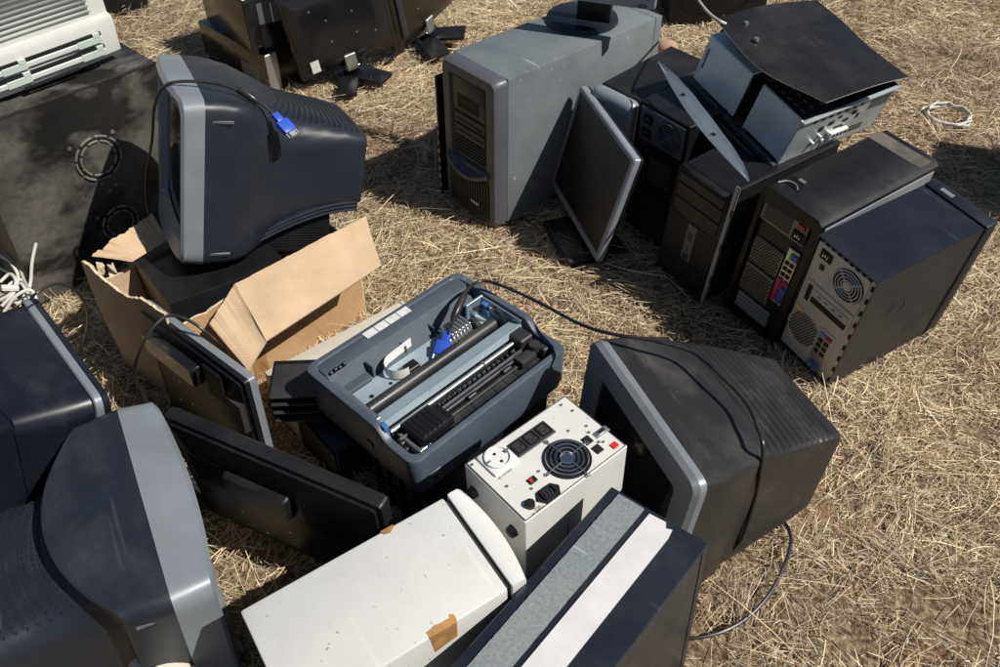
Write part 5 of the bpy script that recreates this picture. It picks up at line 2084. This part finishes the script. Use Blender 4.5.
# ------------------------------------------------------------------ cables
def cable(name, label, pts, r, m, plug=None, k=8):
    o = MB().tube(pts, r, 8, 0, k).build(name, m)
    tag(o, label, 'cable')
    return o


def dvga(parent, tip, back, mat_='blue plastic', s=1.0):
    """blue monitor plug with two thumb screws, from `back` (cable side) to `tip`"""
    tip, back = Vector(tip), Vector(back)
    q = (tip - back).to_track_quat('Y', 'Z').to_matrix().to_4x4()
    T = Matrix.Translation(back) @ q
    L = (tip - back).length
    b = MB()
    b.box(-.016 * s, .016 * s, L * .30, L * .80, -.007 * s, .007 * s, .003, 2, 0, T=T)
    b.box(-.009 * s, .009 * s, -L * .05, L * .32, -.006 * s, .006 * s, .003, 2, 0, T=T)
    p = b.build('plug', mat_, parent)
    b = MB()
    b.box(-.009 * s, .009 * s, L * .80, L, -.004 * s, .004 * s, .001, 1, 0, T=T)
    for sx in (-1, 1):
        b.cyl(T @ Vector((sx * .0135 * s, L * .8, 0)), T @ Vector((sx * .0135 * s, L * .98, 0)), .002, n=8)
    b.build('plug_shell', 'zinc steel', p)


# monitor cable over the tube monitor in the box
pts = [at(168, 232, 0.289), at(150, 214, 0.332), at(146, 180, 0.417), at(152, 140, 0.544), at(155, 105, 0.639), at(168, 84, 0.687), at(205, 82, 0.689), at(232, 88, 0.676), at(246, 94, 0.660), at(262, 104, 0.639), at(277, 117, 0.613)]
o = cable('monitor_cable', 'black monitor cable with blue plug draped over the silver and blue tube monitor', pts, .0033, 'cable black')
b = MB()
b.tube([at(235, 88, 0.673), at(246, 94, 0.663), at(258, 102, 0.648)], lambda f: .0085 * (1 - .55 * abs(2 * f - 1) ** 3), 12, 0, 6)
b.build('ferrite_core', 'cable black', o)
dvga(o, at(295, 136, 0.586), at(275, 115, 0.616), s=.95)

# cable from the printer over the black tube monitor
pts = [at(447, 338, .285), at(451, 326, .305), at(458, 308, .325), at(467, 290, .33), at(482, 281, .325), at(505, 287, .325), at(540, 303, .33), at(580, 324, .355), at(612, 334, .40),
       at(650, 340, .410), at(692, 352, .405), at(722, 377, .405), at(746, 402, .402), at(758, 428, .401), at(763, 452, .385), at(757, 492, .25), at(741, 540, .10), at(722, 556, .03), at(704, 568, .006)]
o = cable('monitor_cable', 'black monitor cable with blue plug running from the printer over the ribbed black monitor', pts, .0038, 'cable black', k=10)
b = MB()
b.tube([at(452, 322, .310), at(458, 308, .325), at(466, 292, .33)], lambda f: .0088 * (1 - .5 * abs(2 * f - 1) ** 3), 12, 0, 6)
b.build('ferrite_core', 'cable black', o)
dvga(o, at(438, 361, .262), at(448, 333, .290), s=1.0)

pts = [at(775, 512, .012), at(789, 530, .022), at(789, 552, .024), at(772, 590, .022), at(748, 617, .020), at(722, 632, .022), at(695, 638, .020), at(684, 637, .018)]
cable('power_cable', 'black power cord curving on the grass behind the ribbed black monitor', pts, .0038, 'cable black')

pts = [at(226, 352, .22), at(210, 336, .32), at(190, 321, .355), at(168, 316, .36), at(151, 330, .35), at(139, 353, .31), at(135, 374, .25), at(144, 395, .19), at(155, 416, .13), at(160, 442, .06), at(172, 462, .01), at(190, 476, .005)]
cable('power_cable', 'black cord looping over the top of the glossy flat monitor', pts, .0034, 'cable black')

pts = [at(30, 300, .43), at(38, 292, .44), at(55, 284, .43), at(72, 288, .40), at(84, 302, .33), at(88, 320, .22), at(84, 342, .08), at(78, 356, .01)]
cable('power_cable', 'thin black cord arching beside the dark blue monitor at the left edge', pts, .0030, 'cable black')

pts = [at(690, -12, .36), at(700, 2, .50), at(708, 12, .58), at(718, 20, .625), at(726, 24, .62)]
cable('network_cable', 'short grey-white cable hanging behind the bowed metal cover', pts, .0035, 'cable white')

# coiled network cable on the grass
cc = at(948, 117, .012)
pts = []
rc = random.Random(3)
for i in range(70):
    a = i * 2 * math.pi / 20
    r = .070 + rc.uniform(-.007, .007)
    pts.append((cc.x + r * math.cos(a), cc.y + r * math.sin(a) * 1.0, .014 + .006 * math.sin(a * .37) + rc.uniform(0, .004) + .00012 * i))
pts = [(cc.x - .075, cc.y + .052, .012), (cc.x - .055, cc.y + .066, .014), (cc.x + .0, cc.y + .076, .015)] + pts[6:]
cable('network_cable', 'coiled grey-white network cable lying on the straw at right', pts, .0040, 'cable coil', k=3)

# loose white cables at the left
rc = random.Random(9)
specs = [
    [(36, 243, .12), (32, 262, .08), (30, 285, .03), (22, 306, .01), (8, 316, .005)],
    [(0, 268, .02), (14, 276, .03), (26, 290, .03), (30, 304, .015), (20, 312, .01)],
    [(18, 304, .02), (6, 296, .03), (10, 284, .05), (22, 280, .04), (26, 292, .02), (18, 304, .01)],
    [(0, 296, .01), (12, 298, .015), (24, 304, .01), (34, 312, .01)],
    [(26, 246, .10), (20, 262, .07), (24, 280, .04), (34, 296, .02)],
    [(0, 282, .05), (10, 274, .06), (16, 282, .06), (10, 294, .04), (0, 300, .03)],
    [(4, 312, .02), (16, 296, .05), (30, 290, .05), (36, 300, .03), (30, 312, .01)],
    [(0, 255, .07), (10, 262, .07), (18, 276, .05), (14, 292, .04), (2, 306, .02)],
]
for i, sp in enumerate(specs):
    cable('network_cable', ['white cable hanging down beside the dusty black case', 'white cable curving in from the left edge onto the straw', 'white cable bent into a small loop at the left edge',
                            'white cable lying flat nearest the dark blue monitor', 'grey cable behind the white ones at the left edge', 'white cable making a tight curl on the picture edge', 'white cable arching over the flat one beside the dark blue monitor', 'long white cable sweeping down along the picture edge'][i], [at(p[0], p[1], p[2] + .075) for p in sp], .0042 if i != 2 else .0038, 'cable white' if i != 4 else 'cable grey')
b = MB()
p = at(10, 288, .13)
b.box(-.02, .02, -.008, .008, -.006, .006, .002, 1, T=Matrix.Translation(p) @ Matrix.Rotation(rad(40), 4, 'Z') @ Matrix.Rotation(rad(30), 4, 'Y'))
o = b.build('cable_plug', 'white plastic')
tag(o, 'white rectangular plug among the white cables at the left edge', 'plug')
for i, sp in enumerate([[(0, 250, .03), (12, 244, .06), (24, 240, .10)], [(0, 238, .05), (14, 232, .08), (22, 226, .12)]]):
    cable('power_cable', ['dark cord in the shade left of the dusty black case, lower one', 'dark cord in the shade left of the dusty black case, upper one'][i], [at(p[0], p[1], p[2] + .09) for p in sp], .004, 'cable grey')

# small stone behind the grey tower
p = at(668, 47, .015)
b = MB()
bmesh.ops.create_icosphere(b.bm, subdivisions=3, radius=.04, matrix=Matrix.Translation(p) @ Matrix.Diagonal((1.05, .75, .7, 1)))
for v in b.bm.verts:
    d = v.co - p
    v.co = p + d * (1 + .12 * math.sin(40 * v.co.x + 31 * v.co.z) + .08 * math.sin(57 * v.co.y))
for f in b.bm.faces:
    f.smooth = True
o = b.build('stone', 'stone')
tag(o, 'small pinkish brown stone on the grass behind the grey tower', 'stone')

# round black foot left of the dull flat monitor
p = at(188, 500, .02)
t = thing('plastic_disc', 'round black plastic disc lying on the grass left of the dull flat monitor', 'disc', (p.x, p.y, .03), (58, 0, 40), 0)
b = MB()
b.cyl((0, 0, -.008), (0, 0, .008), .065, .060, 36)
b.build('foot_disc', 'black plastic', t)
b = MB()
b.torus((0, 0, .008), (0, 0, 1), .035, .003, 30, 6)
b.build('foot_ring', 'dark grey plastic', t)


# ------------------------------------------------------------------ groups of like things
GROUPS = {'computer': 'discarded computer cases', 'monitor': 'discarded monitors', 'cable': 'loose cables'}
for o in COL.objects:
    if o.parent is None and o.get('category') in GROUPS:
        o['group'] = GROUPS[o['category']]
